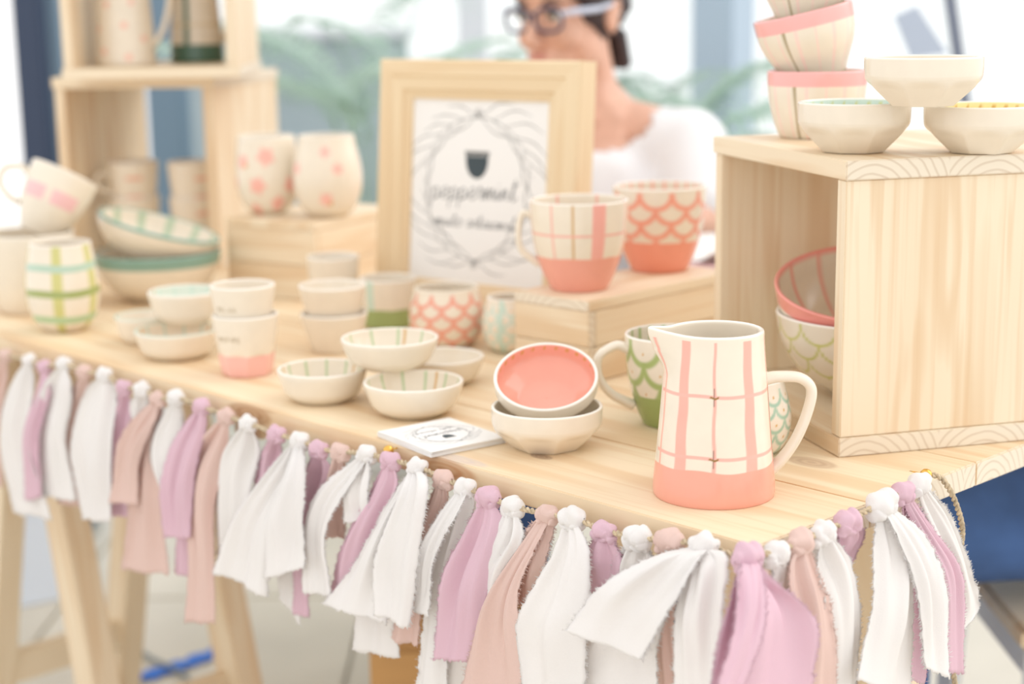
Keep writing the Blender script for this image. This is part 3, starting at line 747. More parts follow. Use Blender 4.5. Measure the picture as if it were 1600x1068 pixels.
# ---- tall jugs in the upper crate
def tall_jug(label, u, v_, rb_, rt_, h, paint, hcol, rz):
    P = np.array(UM @ Vector((u, v_, .0176)))
    def dfm(X, Y, Z, PH, S, H):
        k = sstep(.8, 1.0, np.clip(Z/H, 0, 1.1))*np.exp(-(wrap(PH+PI/2)/.36)**2); return X-k*.016, Y, Z
    pot('jug', label, 'jug', P, [(rb_*.98, 0), (rb_, .003), (rb_*.93, h*.35), (rb_*.84, h*.7), (rt_, h*.95), (rt_, h)], .004, paint, n=128, m=90, deform=dfm, rz=rz, hcol=hcol,
        handle=[(rt_*1.0, 0, h*.80), (rt_+.020, 0, h*.82), (rt_+.036, 0, h*.70), (rt_+.034, 0, h*.50), (rt_+.022, 0, h*.28), (rb_*.93, 0, h*.16)], hrad=.0058)
tall_jug('tall cream jug with pink dabs in the upper crate', .080, .10, .046, .036, .185, spots([(-.6, .12, .5), (.3, .07, .5), (-.9, .3, .5), (.2, .33, .5), (.9, .22, .5), (-.45, .5, .5), (.5, .52, .5), (-.1, .68, .5), (-.8, .75, .5), (.8, .75, .5)], lin((244, 190, 172)), .0105), CREAM, 0)
TAN = CREAM
def forest_jug(C, PH, Z, R, S, H):
    C = put(C, (S == 0)*1.0, TAN); C = put(C, band(PH, -.95, .22, .03)*(S == 0), FOREST)
    C = put(C, band(Z, H*.36, .003, .001)*(S == 0), lin((214, 192, 152)))
    return put(C, (1-sstep(H*.175, H*.18, Z))*(S == 0), FOREST)
tall_jug('tall cream jug with dark green base and stripe in the upper crate', .176, .20, .043, .034, .165, forest_jug, CREAM, .75)

# ================================================================== FRAMED PRINT
ft = math.radians(-36.0); fle = math.radians(4.75); FWd, FHt = .316, .333
fex = np.array([math.cos(ft), math.sin(ft), 0]); fbk = np.array([-math.sin(ft), math.cos(ft), 0]); fez = np.array([0, 0, math.cos(fle)])+fbk*math.sin(fle); fey = np.cross(fez, fex)
fM = frame_mat((-.185, 2.1475, TZ+.0036), fex, fey, fez)
frame = empty('picture_frame', fM, 'chunky pale pine frame holding a printed wreath logo', 'picture frame')
rw, fd = .050, .036
prof = [(0, fd), (0, .004), (.003, .0), (.020, .0), (.023, .002), (.038, .004), (.041, .007), (rw, .010), (rw, fd)]
def rail(c0, c1, din):
    """mitred rail from outer corner c0 to c1, din = inward direction in the frame plane"""
    c0, c1, din = np.array(c0), np.array(c1), np.array(din); dr = (c1-c0)/np.linalg.norm(c1-c0); n = len(prof); V = []
    for e, sg in ((c0, 1), (c1, -1)):
        for o, y in prof:
            p = e+din*o+dr*sg*o; V.append((p[0], y, p[1]))
    Fc = [(i, (i+1) % n, n+(i+1) % n, n+i) for i in range(n)]+[tuple(range(n)), tuple(range(2*n-1, n-1, -1))]
    mid = (c0+c1)/2; ang = math.atan2(dr[1], dr[0])
    o = bpy.data.meshes.new('rail'); R = Matrix.Rotation(ang, 4, 'Y')          # local X along the rail for the grain
    Mloc = Matrix.Translation((mid[0], 0, mid[1])) @ Matrix.Rotation(-ang, 4, 'Y'); inv = Mloc.inverted()
    o.from_pydata([tuple(inv @ Vector(v)) for v in V], [], Fc); o.materials.append(pine_frame)
    bm = bmesh.new(); bm.from_mesh(o); bmesh.ops.recalc_face_normals(bm, faces=bm.faces); bm.to_mesh(o); bm.free()
    ob = bpy.data.objects.new('rail', o); link(ob, frame); ob.matrix_local = Mloc
g = .0002
rail((0, g), (0, FHt), (1, 0)); rail((0, FHt), (FWd, FHt), (0, -1)); rail((FWd, FHt), (FWd, g), (-1, 0)); rail((FWd, g), (0, g), (0, 1))
pr = bm_obj('print', box_bm(FWd-2*rw+.016, .002, FHt-2*rw+.016, 0), paper, frame); pr.location = (FWd/2, .014, FHt/2)
bk = board('backing', frame, (FWd/2, .021, FHt/2), (FWd-2*rw+.016, .003, FHt-2*rw+.016), 'x', pine_plain, 0)
rod('easel_leg', frame, (FWd/2, .041, FHt*.55), (FWd/2, .110, .0120), .05, .006, pine_frame)
# cursive lettering built from strokes
SCR = {'p': [[(0, .55), (.15, .75), (.12, -.75)], [(.13, .1), (.2, .7), (.5, .95), (.75, .6), (.6, .1), (.2, .05), (.55, .02), (.95, .35)]],
       'e': [[(0, .3), (.5, .5), (.75, .75), (.5, 1), (.2, .7), (.25, .2), (.6, .02), (1, .35)]], 'r': [[(0, .2), (.25, .9), (.35, 1.1), (.4, .85), (.75, .85), (.65, .3), (.8, .05), (1, .3)]],
       's': [[(0, .1), (.4, 1), (.55, .5), (.45, .05), (.15, .1), (.6, .05), (.9, .3)]], 'm': [[(0, .3), (.12, .9), (.15, .05), (.3, .8), (.42, .9), (.48, .05), (.62, .8), (.76, .9), (.82, .15), (1, .2)]],
       'i': [[(0, .2), (.3, .85), (.35, .15), (.6, .05), (1, .3)], [(.34, 1.25), (.38, 1.35)]], 'n': [[(0, .3), (.15, .9), (.2, .05), (.4, .8), (.6, .9), (.68, .15), (1, .2)]],
       't': [[(0, .2), (.35, 1.0), (.45, 1.8), (.4, .3), (.6, .02), (1, .3)], [(.05, 1.25), (.95, 1.4)]], 'u': [[(0, .3), (.15, .9), (.2, .15), (.45, .02), (.65, .3), (.7, .9), (.75, .1), (1, .25)]],
       'o': [[(.1, .5), (.35, .95), (.7, .7), (.6, .1), (.25, .05), (.1, .5), (.4, .95), (1, .8)]], 'a': [[(.75, .85), (.35, .95), (.08, .45), (.35, .02), (.7, .5), (.75, .9), (.78, .1), (1, .25)]],
       'l': [[(0, .2), (.4, 1.2), (.5, 1.9), (.3, 1.7), (.3, .2), (.6, .02), (1, .3)]], ' ': []}
def script(text, x0, z0, size, adv, slant=.18, wd=.0011, rise=0.0):
    parts = []; x = x0
    for i, ch in enumerate(text):
        a = adv*(.55 if ch in 'il' else .75 if ch in ' rts' else 1.25 if ch == 'm' else 1)
        for st in SCR[ch]:
            P = np.array([(x+u*a*1.02+v*size*slant, z0+rise*(x-x0)+v*size) for u, v in st])
            parts.append(ribbon(bez(P, 5) if len(P) > 2 else np.linspace(P[0], P[1], 4), wd))
        x += a
    return parts, x
pw, ph_ = FWd-2*rw, FHt-2*rw                     # visible paper
def logo(sc, wreath_w=.0009):
    """wreath, bowl emblem and lettering, centred on the origin, for a sheet of unit size sc"""
    leaf = []
    Rw, Rh = .365*sc, .37*sc
    r = random.Random(3)
    for side in (-1, 1):
        for half in (1, -1):
            for k in range(6):                                  # sprigs from the top and bottom knots towards the sides
                a0 = math.radians(88-k*13); p0 = np.array([side*Rw*math.cos(a0), half*Rh*math.sin(a0)])
                tg = np.array([side*Rw*math.sin(a0), -half*Rh*math.cos(a0)]); tg /= np.linalg.norm(tg); nr = np.array([side*math.cos(a0), half*math.sin(a0)])
                for sg in (1, -1):
                    ln = sc*(.17+.07*r.random()); f = sg*(.30+.2*r.random())
                    P = np.array([p0, p0+tg*ln*.5+nr*f*ln*.75, p0+tg*ln+nr*f*ln*.8]); leaf.append(ribbon(bez(P, 5), np.r_[np.linspace(.8, 1.7, 6), np.linspace(1.6, .5, 5)]*wreath_w))
            a = np.radians(np.linspace(90, 30, 40)); leaf.append(ribbon(np.c_[side*Rw*np.cos(a), half*Rh*np.sin(a)], wreath_w*np.linspace(1.6, .4, 40)))
    for k in range(6):
        a = PI/2+(k-2.5)*.35; leaf.append(ribbon([(0, Rh), (.04*sc*math.cos(a), Rh+.05*sc*math.sin(a))], wreath_w)); leaf.append(ribbon([(0, -Rh), (.04*sc*math.cos(a), -Rh-.05*sc*math.sin(a))], wreath_w))
    b = np.linspace(0, PI, 20); bw = .078*sc; zb = .17*sc
    V = [(-bw, 0, zb), (bw, 0, zb)]+[(bw*.93*math.cos(t_), 0, zb-.115*sc*math.sin(t_)**.8) for t_ in b]
    em = (np.array(V[2:]), [tuple(range(len(V)-2))])
    rimb = (np.array([(-bw, 0, zb+.002*sc), (bw, 0, zb+.002*sc), (bw*1.02, 0, zb+.026*sc), (-bw*1.02, 0, zb+.026*sc)]), [(0, 1, 2, 3)])
    t1, x1 = script('peppermint', -.30*sc, -.06*sc, .062*sc, .060*sc, wd=wreath_w*1.9, rise=.02)
    t2, x2 = script('muito artesanal', -.27*sc, -.20*sc, .036*sc, .040*sc, wd=wreath_w*1.5)
    return leaf, em, rimb, t1+t2
def place_logo(parent, sc, M, ww):
    leaf, em, rimb, tx = logo(sc, ww)
    for nm, (V, Fc), m in (('wreath', join(leaf), ink_pale), ('bowl_emblem', em, ink_dark), ('emblem_rim', rimb, ink_pale), ('lettering', join(tx), ink)):
        o = mesh_obj(nm, V, Fc, m, parent, smooth=False); o.matrix_local = M
place_logo(pr, .245, Matrix.Translation((-.002, -.0012, .004)), .00075)

# ================================================================== BUSINESS CARDS
cz = .0062
q = [at(592, 679, cz), at(701, 646, cz), at(778, 684, cz), at(686, 711-9, cz)]
cen = sum(q)/4; exc = (q[2]-q[1])+(q[3]-q[0]); exc /= np.linalg.norm(exc); cwid = (np.linalg.norm(q[2]-q[1])+np.linalg.norm(q[3]-q[0]))/2; clen = (np.linalg.norm(q[1]-q[0])+np.linalg.norm(q[2]-q[3]))/2
eyc = np.array([-exc[1], exc[0], 0])
cbm = box_bm(cwid, clen, .00046, 0); cme = bpy.data.meshes.new('card'); cbm.to_mesh(cme); cbm.free(); cme.materials.append(paper)
for k in range(12):
    o = bpy.data.objects.new('business_card', cme); COL.objects.link(o)
    j = random.uniform(-.0006, .0006) if k < 11 else .0007
    ang = math.radians(random.uniform(-.5, .5) if k < 11 else 1.4)
    o.matrix_world = frame_mat((cen[0]+j, cen[1]-j, TZ+.0004+k*.0005), exc, eyc) @ Matrix.Rotation(ang, 4, 'Z')
    if k < 11: tag(o, 'white card within the stack under the printed top card', 'business card', 'stack of business cards')
    else:
        tag(o, 'topmost white card of the stack printed with a grey wreath logo', 'business card', 'stack of business cards')
        place_logo(o, min(cwid, clen)*.96, Matrix.Translation((0, 0, .0004)) @ Matrix.Rotation(math.radians(-90), 4, 'Z') @ Matrix.Rotation(-PI/2, 4, 'X'), .00026)

# ================================================================== GARLAND
garland = empty('rag_garland', TM, 'garland of knotted white, pink and blush rag strips on jute twine', 'garland')
inv = TM.inverted()
nF = -eb; nR = -ea                                   # outward normals of the long and the short edge
def on_edge(px, py, edge, off):
    n = nF if edge == 'F' else nR
    d = ray(px, py); p0 = T0+n*off; return CAM+d*(((p0-CAM)@n)/(d@n))
def loc(P): return np.array(inv @ Vector(P))
CL = {'W': (white_cloth, 'white frayed cotton strip'), 'P': (pink_cloth, 'pink frayed cotton strip'), 'M': (pink_cloth, 'pink frayed cotton strip'), 'B': (blush_cloth, 'blush frayed cotton strip')}
def knot_mesh(s, seed):
    r = np.random.default_rng(seed); parts = []
    nu, nv = 22, 16
    nu, nv = 30, 26
    for k, (cx, cz_, a, b, c_, rot) in enumerate(((0, .02, 1.0, .74, .74, .12), (-.42, -.30, .66, .60, .52, .9), (.42, -.26, .62, .58, .50, -.8), (.05, -.42, .50, .5, .62, 1.5))):
        u = np.linspace(0, 2*PI, nu, endpoint=False); v = np.linspace(.06, PI-.06, nv)
        Uu, Vv = np.meshgrid(u, v); tw = r.uniform(0, 6); fq = r.integers(4, 7)
        rr = 1-.26*np.abs(np.sin(.5*(fq*Vv+1.0*np.sin(Uu+tw))+tw))**3+.08*np.sin(3*Uu+3*Vv+tw)+.05*np.sin(9*Vv-2*Uu+tw*2)
        X = a*np.cos(Vv)*1.0; Y = b*rr*np.sin(Vv)*np.cos(Uu); Z = c_*rr*np.sin(Vv)*np.sin(Uu)
        cr, sr_ = math.cos(rot+r.uniform(-.3, .3)), math.sin(rot)
        X2 = X*cr-Z*sr_; Z2 = X*sr_+Z*cr
        V = np.stack([X2+cx, Y, Z2+cz_], -1).reshape(-1, 3)*s
        Fc = [(i*nu+j, i*nu+(j+1) % nu, (i+1)*nu+(j+1) % nu, (i+1)*nu+j) for i in range(nv-1) for j in range(nu)]+[tuple(range(nu)), tuple((nv-1)*nu+j for j in range(nu-1, -1, -1))]
        parts.append((V, Fc))
    return join(parts)
def tail_mesh(K, rungs, edge, off, seed, pinch=.006, nu=26, nv=46):
    r = np.random.default_rng(seed); n = nF if edge == 'F' else nR; al = -ea if edge == 'F' else eb
    Lp = [K-al*pinch]; Rp = [K+al*pinch]
    for i, (xl, yl, xr, yr) in enumerate(rungs):
        o = off*min(1, .45+.55*(i+1)/len(rungs))
        Lp.append(on_edge(xl, yl, edge, o)); Rp.append(on_edge(xr, yr, edge, o))
    Lc, Rc = bez(Lp, 16), bez(Rp, 16)
    def rs(P):
        s_ = np.r_[0, np.cumsum(np.linalg.norm(np.diff(P, axis=0), axis=1))]; t = np.linspace(0, s_[-1], nv); return np.stack([np.interp(t, s_, P[:, k]) for k in range(3)], 1)
    Lc, Rc = rs(Lc), rs(Rc)
    t = np.linspace(0, 1, nv); u = np.linspace(0, 1, nu)
    V = Lc[:, None]*(1-u)[None, :, None]+Rc[:, None]*u[None, :, None]
    wdt = np.linalg.norm(Rc-Lc, axis=1)
    ph1, ph2, ph3, ph4 = r.uniform(0, 6, 4); k1 = r.uniform(1.0, 1.7); k2 = r.uniform(2.3, 3.6)
    fold = np.sin(2*PI*k1*u[None]+ph1+.9*t[:, None])*.6+np.sin(2*PI*k2*u[None]+ph2-1.2*t[:, None])*.38*(1-.6*t[:, None])
    fold = fold+.22*np.sin(2*PI*(k2*1.9)*u[None]+ph4+2.5*t[:, None])*np.exp(-3*t[:, None])+.10*np.sin(11*t[:, None]+5*u[None]+ph4)*np.sin(7*u[None]-4*t[:, None])
    amp = np.minimum(.0095, wdt*.17)*(.5+.5*(1-t)) + .0018*np.sin(t*7+ph3)
    V = V+n[None, None]*(fold*amp[:, None])[..., None]+n*(.006*np.sin(PI*t)**2)[:, None, None]
    sgn_d = (V-T0)@n; need = np.where(V[..., 2] > TZ-.034, np.maximum(.0035-sgn_d, 0), 0); V = V+n[None, None]*need[..., None]
    # torn edges: small irregular steps on the sides and along the hem
    ej = r.normal(0, .00075, (nv, 2))*sstep(.05, .2, t)[:, None]
    V[:, 0] += al*ej[:, :1]; V[:, -1] += al*ej[:, 1:]
    V[-1] += np.array([0, 0, 1])*(r.normal(0, .0009, nu)[:, None])
    verts = V.reshape(-1, 3); Fc = [(i*nu+j, i*nu+j+1, (i+1)*nu+j+1, (i+1)*nu+j) for i in range(nv-1) for j in range(nu-1)]
    # loose threads on the torn sides
    hv = []; hf = []; b0 = len(verts)
    for sd_, sg in ((0, -1), (nu-1, 1)):
        for i in range(3, nv-1):
            for _ in range(6):
                f = r.random(); p = V[i, sd_]*(1-f)+V[min(i+1, nv-1), sd_]*f
                ln = abs(r.normal(.0018, .0013)); tip = p+al*sg*ln+np.array([0, 0, r.normal(-.0003, .0009)])+n*r.normal(0, .0008)
                wv = np.array([0, 0, .00022]); c0 = b0+len(hv); hv += [p-wv, p+wv, tip]; hf.append((c0, c0+1, c0+2))
    return np.vstack([verts, np.array(hv)]), Fc+hf
def strip(edge, kx, ky, col, tails, ks=1.0, seed=0):
    m, lab = CL[col]; K = on_edge(kx, ky, edge, .0050+.0115*ks)
    # a strip part holds its knot; its tails are sub-parts
    al = -ea if edge == 'F' else eb; n = nF if edge == 'F' else nR
    V, Fc = knot_mesh(.0120*ks, seed)
    W_ = K[None]+V[:, :1]*al[None]+V[:, 1:2]*(-n)[None]+V[:, 2:]*np.array([[0, 0, 1.0]])
    W_ = np.array([loc(p) for p in W_])
    kl = loc(K)
    o = mesh_obj('rag_strip', W_-kl, Fc, m, garland); o.location = kl; o['label'] = lab+' knotted on the twine'
    for i, (off, rungs) in enumerate(tails):
        V, Fc = tail_mesh(K+n*.002-np.array([0, 0, .002]), rungs, edge, off, seed*7+i)
        V = np.array([loc(p) for p in V])-kl
        tt = mesh_obj('tail', V, Fc, m, o)
        so = tt.modifiers.new('thick', 'SOLIDIFY'); so.thickness = .0005
    return K
S = [
 ('F', -40, 541, 'W', [(.03, [(-70, 590, -25, 590), (-85, 680, -30, 680), (-80, 790, -25, 795)])]),
 ('F', 8, 554, 'B', [(.012, [(-15, 600, 18, 600), (-18, 690, 8, 690), (-22, 762, 6, 760)])]),
 ('F', 45, 562, 'W', [(.030, [(16, 600, 60, 600), (2, 690, 58, 690), (20, 800, 82, 812)])]),
 ('F', 70, 572, 'M', [(.036, [(58, 610, 78, 610), (42, 690, 66, 690), (38, 782, 64, 776)])]),
 ('F', 100, 567, 'W', [(.030, [(74, 610, 116, 610), (58, 690, 110, 690), (62, 775, 118, 783)])]),
 ('F', 131, 580, 'B', [(.014, [(110, 620, 142, 620), (97, 700, 124, 700), (90, 785, 125, 792)])]),
 ('F', 163, 584, 'W', [(.030, [(134, 620, 177, 625), (120, 700, 176, 700), (130, 812, 170, 816)])]),
 ('F', 194, 604, 'P', [(.014, [(176, 640, 208, 640), (158, 720, 205, 720), (152, 805, 202, 808)])]),
 ('F', 222, 607, 'W', [(.010, [(205, 640, 236, 640), (206, 700, 232, 700)])]),
 ('F', 246, 622, 'B', [(.022, [(218, 680, 256, 680), (206, 800, 258, 800), (188, 890, 265, 898)]), (.034, [(205, 670, 245, 655), (186, 735, 222, 725), (172, 785, 214, 788)])]),
 ('F', 275, 620, 'W', [(.025, [(243, 670, 290, 670), (240, 720, 280, 720), (262, 800, 284, 800)])]),
 ('F', 315, 634, 'P', [(.015, [(282, 690, 312, 690), (280, 790, 304, 790), (272, 896, 302, 901)]), (.035, [(278, 690, 318, 675), (262, 760, 302, 760), (258, 838, 293, 842)])]),
 ('F', 354, 649, 'B', [(.030, [(306, 705, 356, 695), (298, 790, 342, 790), (300, 870, 339, 870), (288, 972, 336, 974)])]),
 ('F', 387, 660, 'W', [(.020, [(352, 708, 406, 708), (342, 800, 396, 800), (340, 880, 392, 890)])]),
 ('F', 432, 677, 'P', [(.012, [(404, 720, 442, 720), (400, 800, 440, 800), (398, 860, 438, 860)])]),
 ('F', 468, 687, 'W', [(.014, [(440, 760, 478, 760), (436, 880, 474, 880), (438, 935, 470, 976)]), (.045, [(418, 745, 462, 742), (368, 820, 432, 830), (338, 893, 416, 933)]), (.052, [(446, 738, 488, 740), (418, 820, 486, 830), (411, 906, 478, 886)])]),
 ('F', 498, 700, 'P', [(.018, [(474, 748, 522, 745), (468, 830, 502, 830), (462, 900, 484, 900), (458, 958, 481, 964)])]),
 ('F', 532, 705, 'B', [(.010, [(516, 760, 548, 760), (504, 840, 542, 840)])]),
 ('F', 573, 708, 'W', [(.028, [(548, 745, 584, 748), (540, 815, 578, 815)]), (.042, [(506, 762, 558, 745), (483, 830, 518, 830), (474, 925, 519, 932)])]),
 ('F', 610, 718, 'P', [(.034, [(574, 775, 622, 765), (532, 860, 590, 860), (514, 932, 562, 936)])]),
 ('F', 652, 728, 'W', [(.016, [(600, 800, 650, 800), (570, 900, 622, 900), (552, 1016, 622, 1028)]), (.048, [(602, 790, 648, 772), (556, 880, 614, 890), (502, 944, 602, 975)]), (.055, [(630, 775, 671, 765), (596, 880, 658, 880), (590, 960, 636, 982)])]),
 ('F', 692, 747, 'B', [(.026, [(660, 805, 702, 795), (630, 900, 670, 900), (608, 1000, 656, 1008)])]),
 ('F', 727, 760, 'W', [(.032, [(698, 810, 740, 795), (680, 890, 714, 890), (662, 1000, 702, 1000), (640, 1100, 698, 1100)]), (.045, [(688, 808, 722, 792), (662, 870, 690, 870), (646, 955, 668, 962)])]),
 ('F', 763, 776, 'M', [(.040, [(730, 835, 782, 820), (702, 905, 768, 900), (678, 1030, 738, 1034)])], 1.15),
 ('F', 801, 790, 'W', [(.018, [(760, 880, 800, 880), (690, 1000, 745, 1000), (640, 1100, 722, 1100)]), (.036, [(770, 845, 820, 840), (746, 890, 788, 900), (720, 948, 772, 966)])]),
 ('F', 855, 803, 'B', [(.028, [(816, 845, 864, 835), (803, 890, 852, 890), (800, 945, 832, 945)]), (.046, [(796, 880, 840, 855), (756, 960, 818, 930), (716, 1100, 832, 1100)])]),
 ('F', 894, 808, 'W', [(.050, [(864, 870, 922, 858), (832, 930, 927, 930), (811, 985, 922, 985), (816, 1100, 906, 1100)])], 1.15),
 ('F', 944, 828, 'M', [(.020, [(920, 872, 976, 872), (917, 926, 966, 918)])]),
 ('F', 996, 838, 'W', [(.016, [(964, 885, 1024, 882), (960, 960, 1020, 950)])], 1.15),
 ('F', 1046, 845, 'B', [(.014, [(1028, 900, 1062, 900), (1028, 980, 1058, 980), (1025, 1100, 1056, 1100)])], 1.2),
 ('F', 1100, 850, 'W', [(.040, [(1000, 930, 1066, 935), (910, 1000, 1040, 1000), (886, 1050, 1032, 1060), (890, 1105, 1030, 1105)]), (.062, [(1010, 874, 1098, 872), (940, 920, 1064, 940), (885, 985, 1002, 1030)]), (.058, [(1072, 890, 1134, 874), (1060, 970, 1131, 970), (1052, 1100, 1116, 1100)])], 1.15),
 ('R', 1168, 868, 'P', [(.050, [(1134, 925, 1202, 905), (1120, 985, 1252, 965), (1112, 1100, 1263, 1100)]), (.060, [(1150, 905, 1190, 900), (1138, 985, 1180, 985), (1115, 1100, 1150, 1100)])], 1.2),
 ('R', 1213, 862, 'W', [(.015, [(1200, 892, 1232, 890), (1198, 935, 1228, 935)])], 1.1),
 ('R', 1251, 845, 'B', [(.036, [(1232, 890, 1274, 882), (1236, 960, 1292, 960), (1250, 1100, 1306, 1100)])], 1.1),
 ('R', 1286, 830, 'W', [(.028, [(1268, 882, 1327, 872), (1280, 960, 1336, 960), (1298, 1100, 1340, 1100)])], 1.1),
 ('R', 1325, 813, 'M', [(.010, [(1304, 838, 1341, 834), (1312, 876, 1333, 876)])], 1.15),
 ('R', 1378, 785, 'W', [(.044, [(1366, 850, 1428, 850), (1358, 950, 1426, 950), (1342, 1062, 1424, 1100)]), (.054, [(1396, 825, 1440, 840), (1424, 920, 1466, 930), (1446, 1044, 1483, 1060)])], 1.35),
 ('R', 1411, 768, 'P', [(.018, [(1404, 880, 1440, 880), (1416, 980, 1452, 980), (1420, 1062, 1446, 1068)]), (.034, [(1424, 820, 1458, 830), (1450, 900, 1494, 900), (1474, 1048, 1505, 1053)])], 1.1),
 ('R', 1437, 754, 'W', [(.020, [(1440, 800, 1478, 800), (1468, 880, 1507, 880), (1488, 950, 1529, 945), (1490, 1002, 1506, 984)])], 1.1),
]
Ks = []
for i, q in enumerate(S):
    edge, kx, ky, col, tails = q[:5]; ks = q[5] if len(q) > 5 else 1.0
    Ks.append((edge, strip(edge, kx, ky, col, tails, ks, i+1)))
# twine through the knots, round the corner pin, and the loose end at the short side
corner = T0+nF*.008+nR*.008-np.array([0, 0, .012])
path = [K for e, K in Ks if e == 'F']+[corner]+[K for e, K in Ks if e == 'R']
path = [path[0]-(-ea)*.25]+path
for px, py, o in ((1447, 744, .006), (1468, 745, .012), (1489, 775, .016), (1503, 822, .016), (1500, 868, .010), (1492, 950, .004), (1490, 1050, .004), (1502, 1110, .004)): path.append(on_edge(px, py, 'R', o))
pp = bez(path, 20); s_ = np.r_[0, np.cumsum(np.linalg.norm(np.diff(pp, axis=0), axis=1))]
tt = np.arange(0, s_[-1], .0016); pp = np.stack([np.interp(tt, s_, pp[:, k]) for k in range(3)], 1)
Tn = np.gradient(pp, axis=0); Tn /= np.linalg.norm(Tn, axis=1)[:, None]; Ua = np.cross(Tn, np.array([0.3, .2, 1.0])); Ua /= np.linalg.norm(Ua, axis=1)[:, None]; Ub = np.cross(Tn, Ua)
parts = []
for k in range(2):
    a = 2*PI*tt/.011+k*PI
    st = pp+.0013*(np.cos(a)[:, None]*Ua+np.sin(a)[:, None]*Ub); parts.append(sweep(st, .0015, 6))
hv = []; hf = []
for i in range(0, len(pp), 2):                      # fuzz
    p = pp[i]; d = rng.normal(0, 1, 3); d /= np.linalg.norm(d); p = p+d*.002; tip = p+d*abs(rng.normal(.003, .002))+Tn[i]*rng.normal(0, .002)
    b = len(hv); hv += [p, p+Tn[i]*.00025, tip]; hf.append((b, b+1, b+2))
parts.append((np.array(hv), hf))
V, Fc = join(parts); tw = mesh_obj('twine', np.array([loc(p) for p in V]), Fc, jute, garland); tw['label'] = 'twisted jute twine with a loose looped end'
# brass pins
for px, py, e, lab in ((1140, 857, 'C', 'brass ball pin at the table corner'), (1447, 741, 'R', 'brass pin holding the loose twine end'), (607, 703, 'F', 'brass pin in the long table edge above a pink strip')):
    P = T0+nF*.011+nR*.004-np.array([0, 0, .006]) if e == 'C' else on_edge(px, py, e, .0105)
    n = Vector(nF if e != 'R' else nR)
    pin = empty('push_pin', Matrix.Translation(Vector(P)) @ n.to_track_quat('Z', 'Y').to_matrix().to_4x4(), lab, 'pin', 'brass pins holding the twine')
    prof_ = np.array([(.0001, .0052), (.0028, .0045), (.0046, .0022), (.005, 0), (.0046, -.0022), (.0025, -.0046), (.0015, -.005)])
    a = np.linspace(0, 2*PI, 20, endpoint=False); V = np.array([(r*math.cos(t_), r*math.sin(t_), z) for r, z in prof_ for t_ in a])
    mesh_obj('head', V, [(i*20+j, i*20+(j+1) % 20, (i+1)*20+(j+1) % 20, (i+1)*20+j) for i in range(6) for j in range(20)], brass, pin)
    V, Fc = sweep([(0, 0, -.0045), (0, 0, -.010), (0, 0, -.016)], [.0008, .0008, .0002], 8); mesh_obj('needle', V, Fc, brass, pin)

# ================================================================== PEOPLE
_ico = bmesh.new(); bmesh.ops.create_icosphere(_ico, subdivisions=2, radius=1); _ico.verts.ensure_lookup_table()
ICO_V = np.array([v.co[:] for v in _ico.verts]); ICO_F = np.array([[v.index for v in f.verts] for f in _ico.faces]); _ico.free()
def blob(name, prims, voxel, m, parent=None, it=6, M=None, keep=None, solid=0):
    """one continuous skin grown over ellipsoids ('e', centre, radii[, rotation]) and tapered limbs ('c', p0, p1, r0, r1)"""
    Vs = []; Fs = []; o = 0
    def add(V):
        nonlocal o
        Vs.append(V); Fs.append(ICO_F+o); o += len(V)
    for p in prims:
        if p[0] == 'e':
            V = ICO_V*np.array(p[2])
            if len(p) > 3: V = V @ np.array(p[3]).T
            add(V+np.array(p[1]))
        else:
            a, b, r0, r1 = np.array(p[1]), np.array(p[2]), p[3], p[4]; n = max(2, int(np.linalg.norm(b-a)/(min(r0, r1)*.35))+1)
            for t_ in np.linspace(0, 1, n): add(ICO_V*(r0+(r1-r0)*t_)+a+(b-a)*t_)
    tmp = mesh_obj('tmp', np.vstack(Vs), np.vstack(Fs), None)
    r = tmp.modifiers.new('r', 'REMESH'); r.mode = 'VOXEL'; r.voxel_size = voxel
    sm = tmp.modifiers.new('s', 'SMOOTH'); sm.factor = .5; sm.iterations = it
    dg = bpy.context.evaluated_depsgraph_get(); me = bpy.data.meshes.new_from_object(tmp.evaluated_get(dg)); old = tmp.data
    bpy.data.objects.remove(tmp); bpy.data.meshes.remove(old)
    if keep is not None:
        bm = bmesh.new(); bm.from_mesh(me); bmesh.ops.delete(bm, geom=[v for v in bm.verts if not keep(np.array(v.co))], context='VERTS'); bm.to_mesh(me); bm.free()
    me.polygons.foreach_set('use_smooth', [True]*len(me.polygons)); me.materials.append(m); me.name = name
    ob = bpy.data.objects.new(name, me); link(ob, parent)
    if M is not None: ob.matrix_world = M
    if solid: so = ob.modifiers.new('thick', 'SOLIDIFY'); so.thickness = solid
    return ob
def hand(wrist, d, back, side):
    """palm, four unequal fingers with two bends and a thumb leaving the side of the palm; d = pointing direction, back = back of the hand"""
    d = np.array(d, float); d /= np.linalg.norm(d); back = np.array(back, float); back -= d*(back@d); back /= np.linalg.norm(back); lat = np.cross(d, back)*side
    w = np.array(wrist, float); P = []
    for k in range(4):
        b0 = w+lat*(k-1.5)*.0085; kn = w+d*.078+lat*(k-1.5)*.0195-back*.002*abs(k-1.5); P.append(('c', b0, kn, .015, .0105))
        ln = (.040, .046, .043, .033)[k]
        p1 = kn+d*ln*.95-back*ln*.25; p2 = p1+d*ln*.5-back*ln*.42; p3 = p2+d*ln*.3-back*ln*.5
        P += [('c', kn, p1, .0098, .0085), ('c', p1, p2, .0085, .0078), ('c', p2, p3, .0078, .0068)]
    t0 = w+d*.022-lat*.020; t1 = t0+d*.030-lat*.026-back*.010; t2 = t1+d*.030-lat*.008-back*.008
    P += [('c', t0, t1, .014, .0105), ('c', t1, t2, .0105, .0082)]
    return P
skin = mat('skin', (226, 178, 154), .5, var=.04, vscale=30)
lips_m = mat('lips', (206, 140, 128), .4)
hair_m = mat('dark_hair', (66, 54, 56), .6, bump=.5, bscale=160, var=.2, vscale=60)
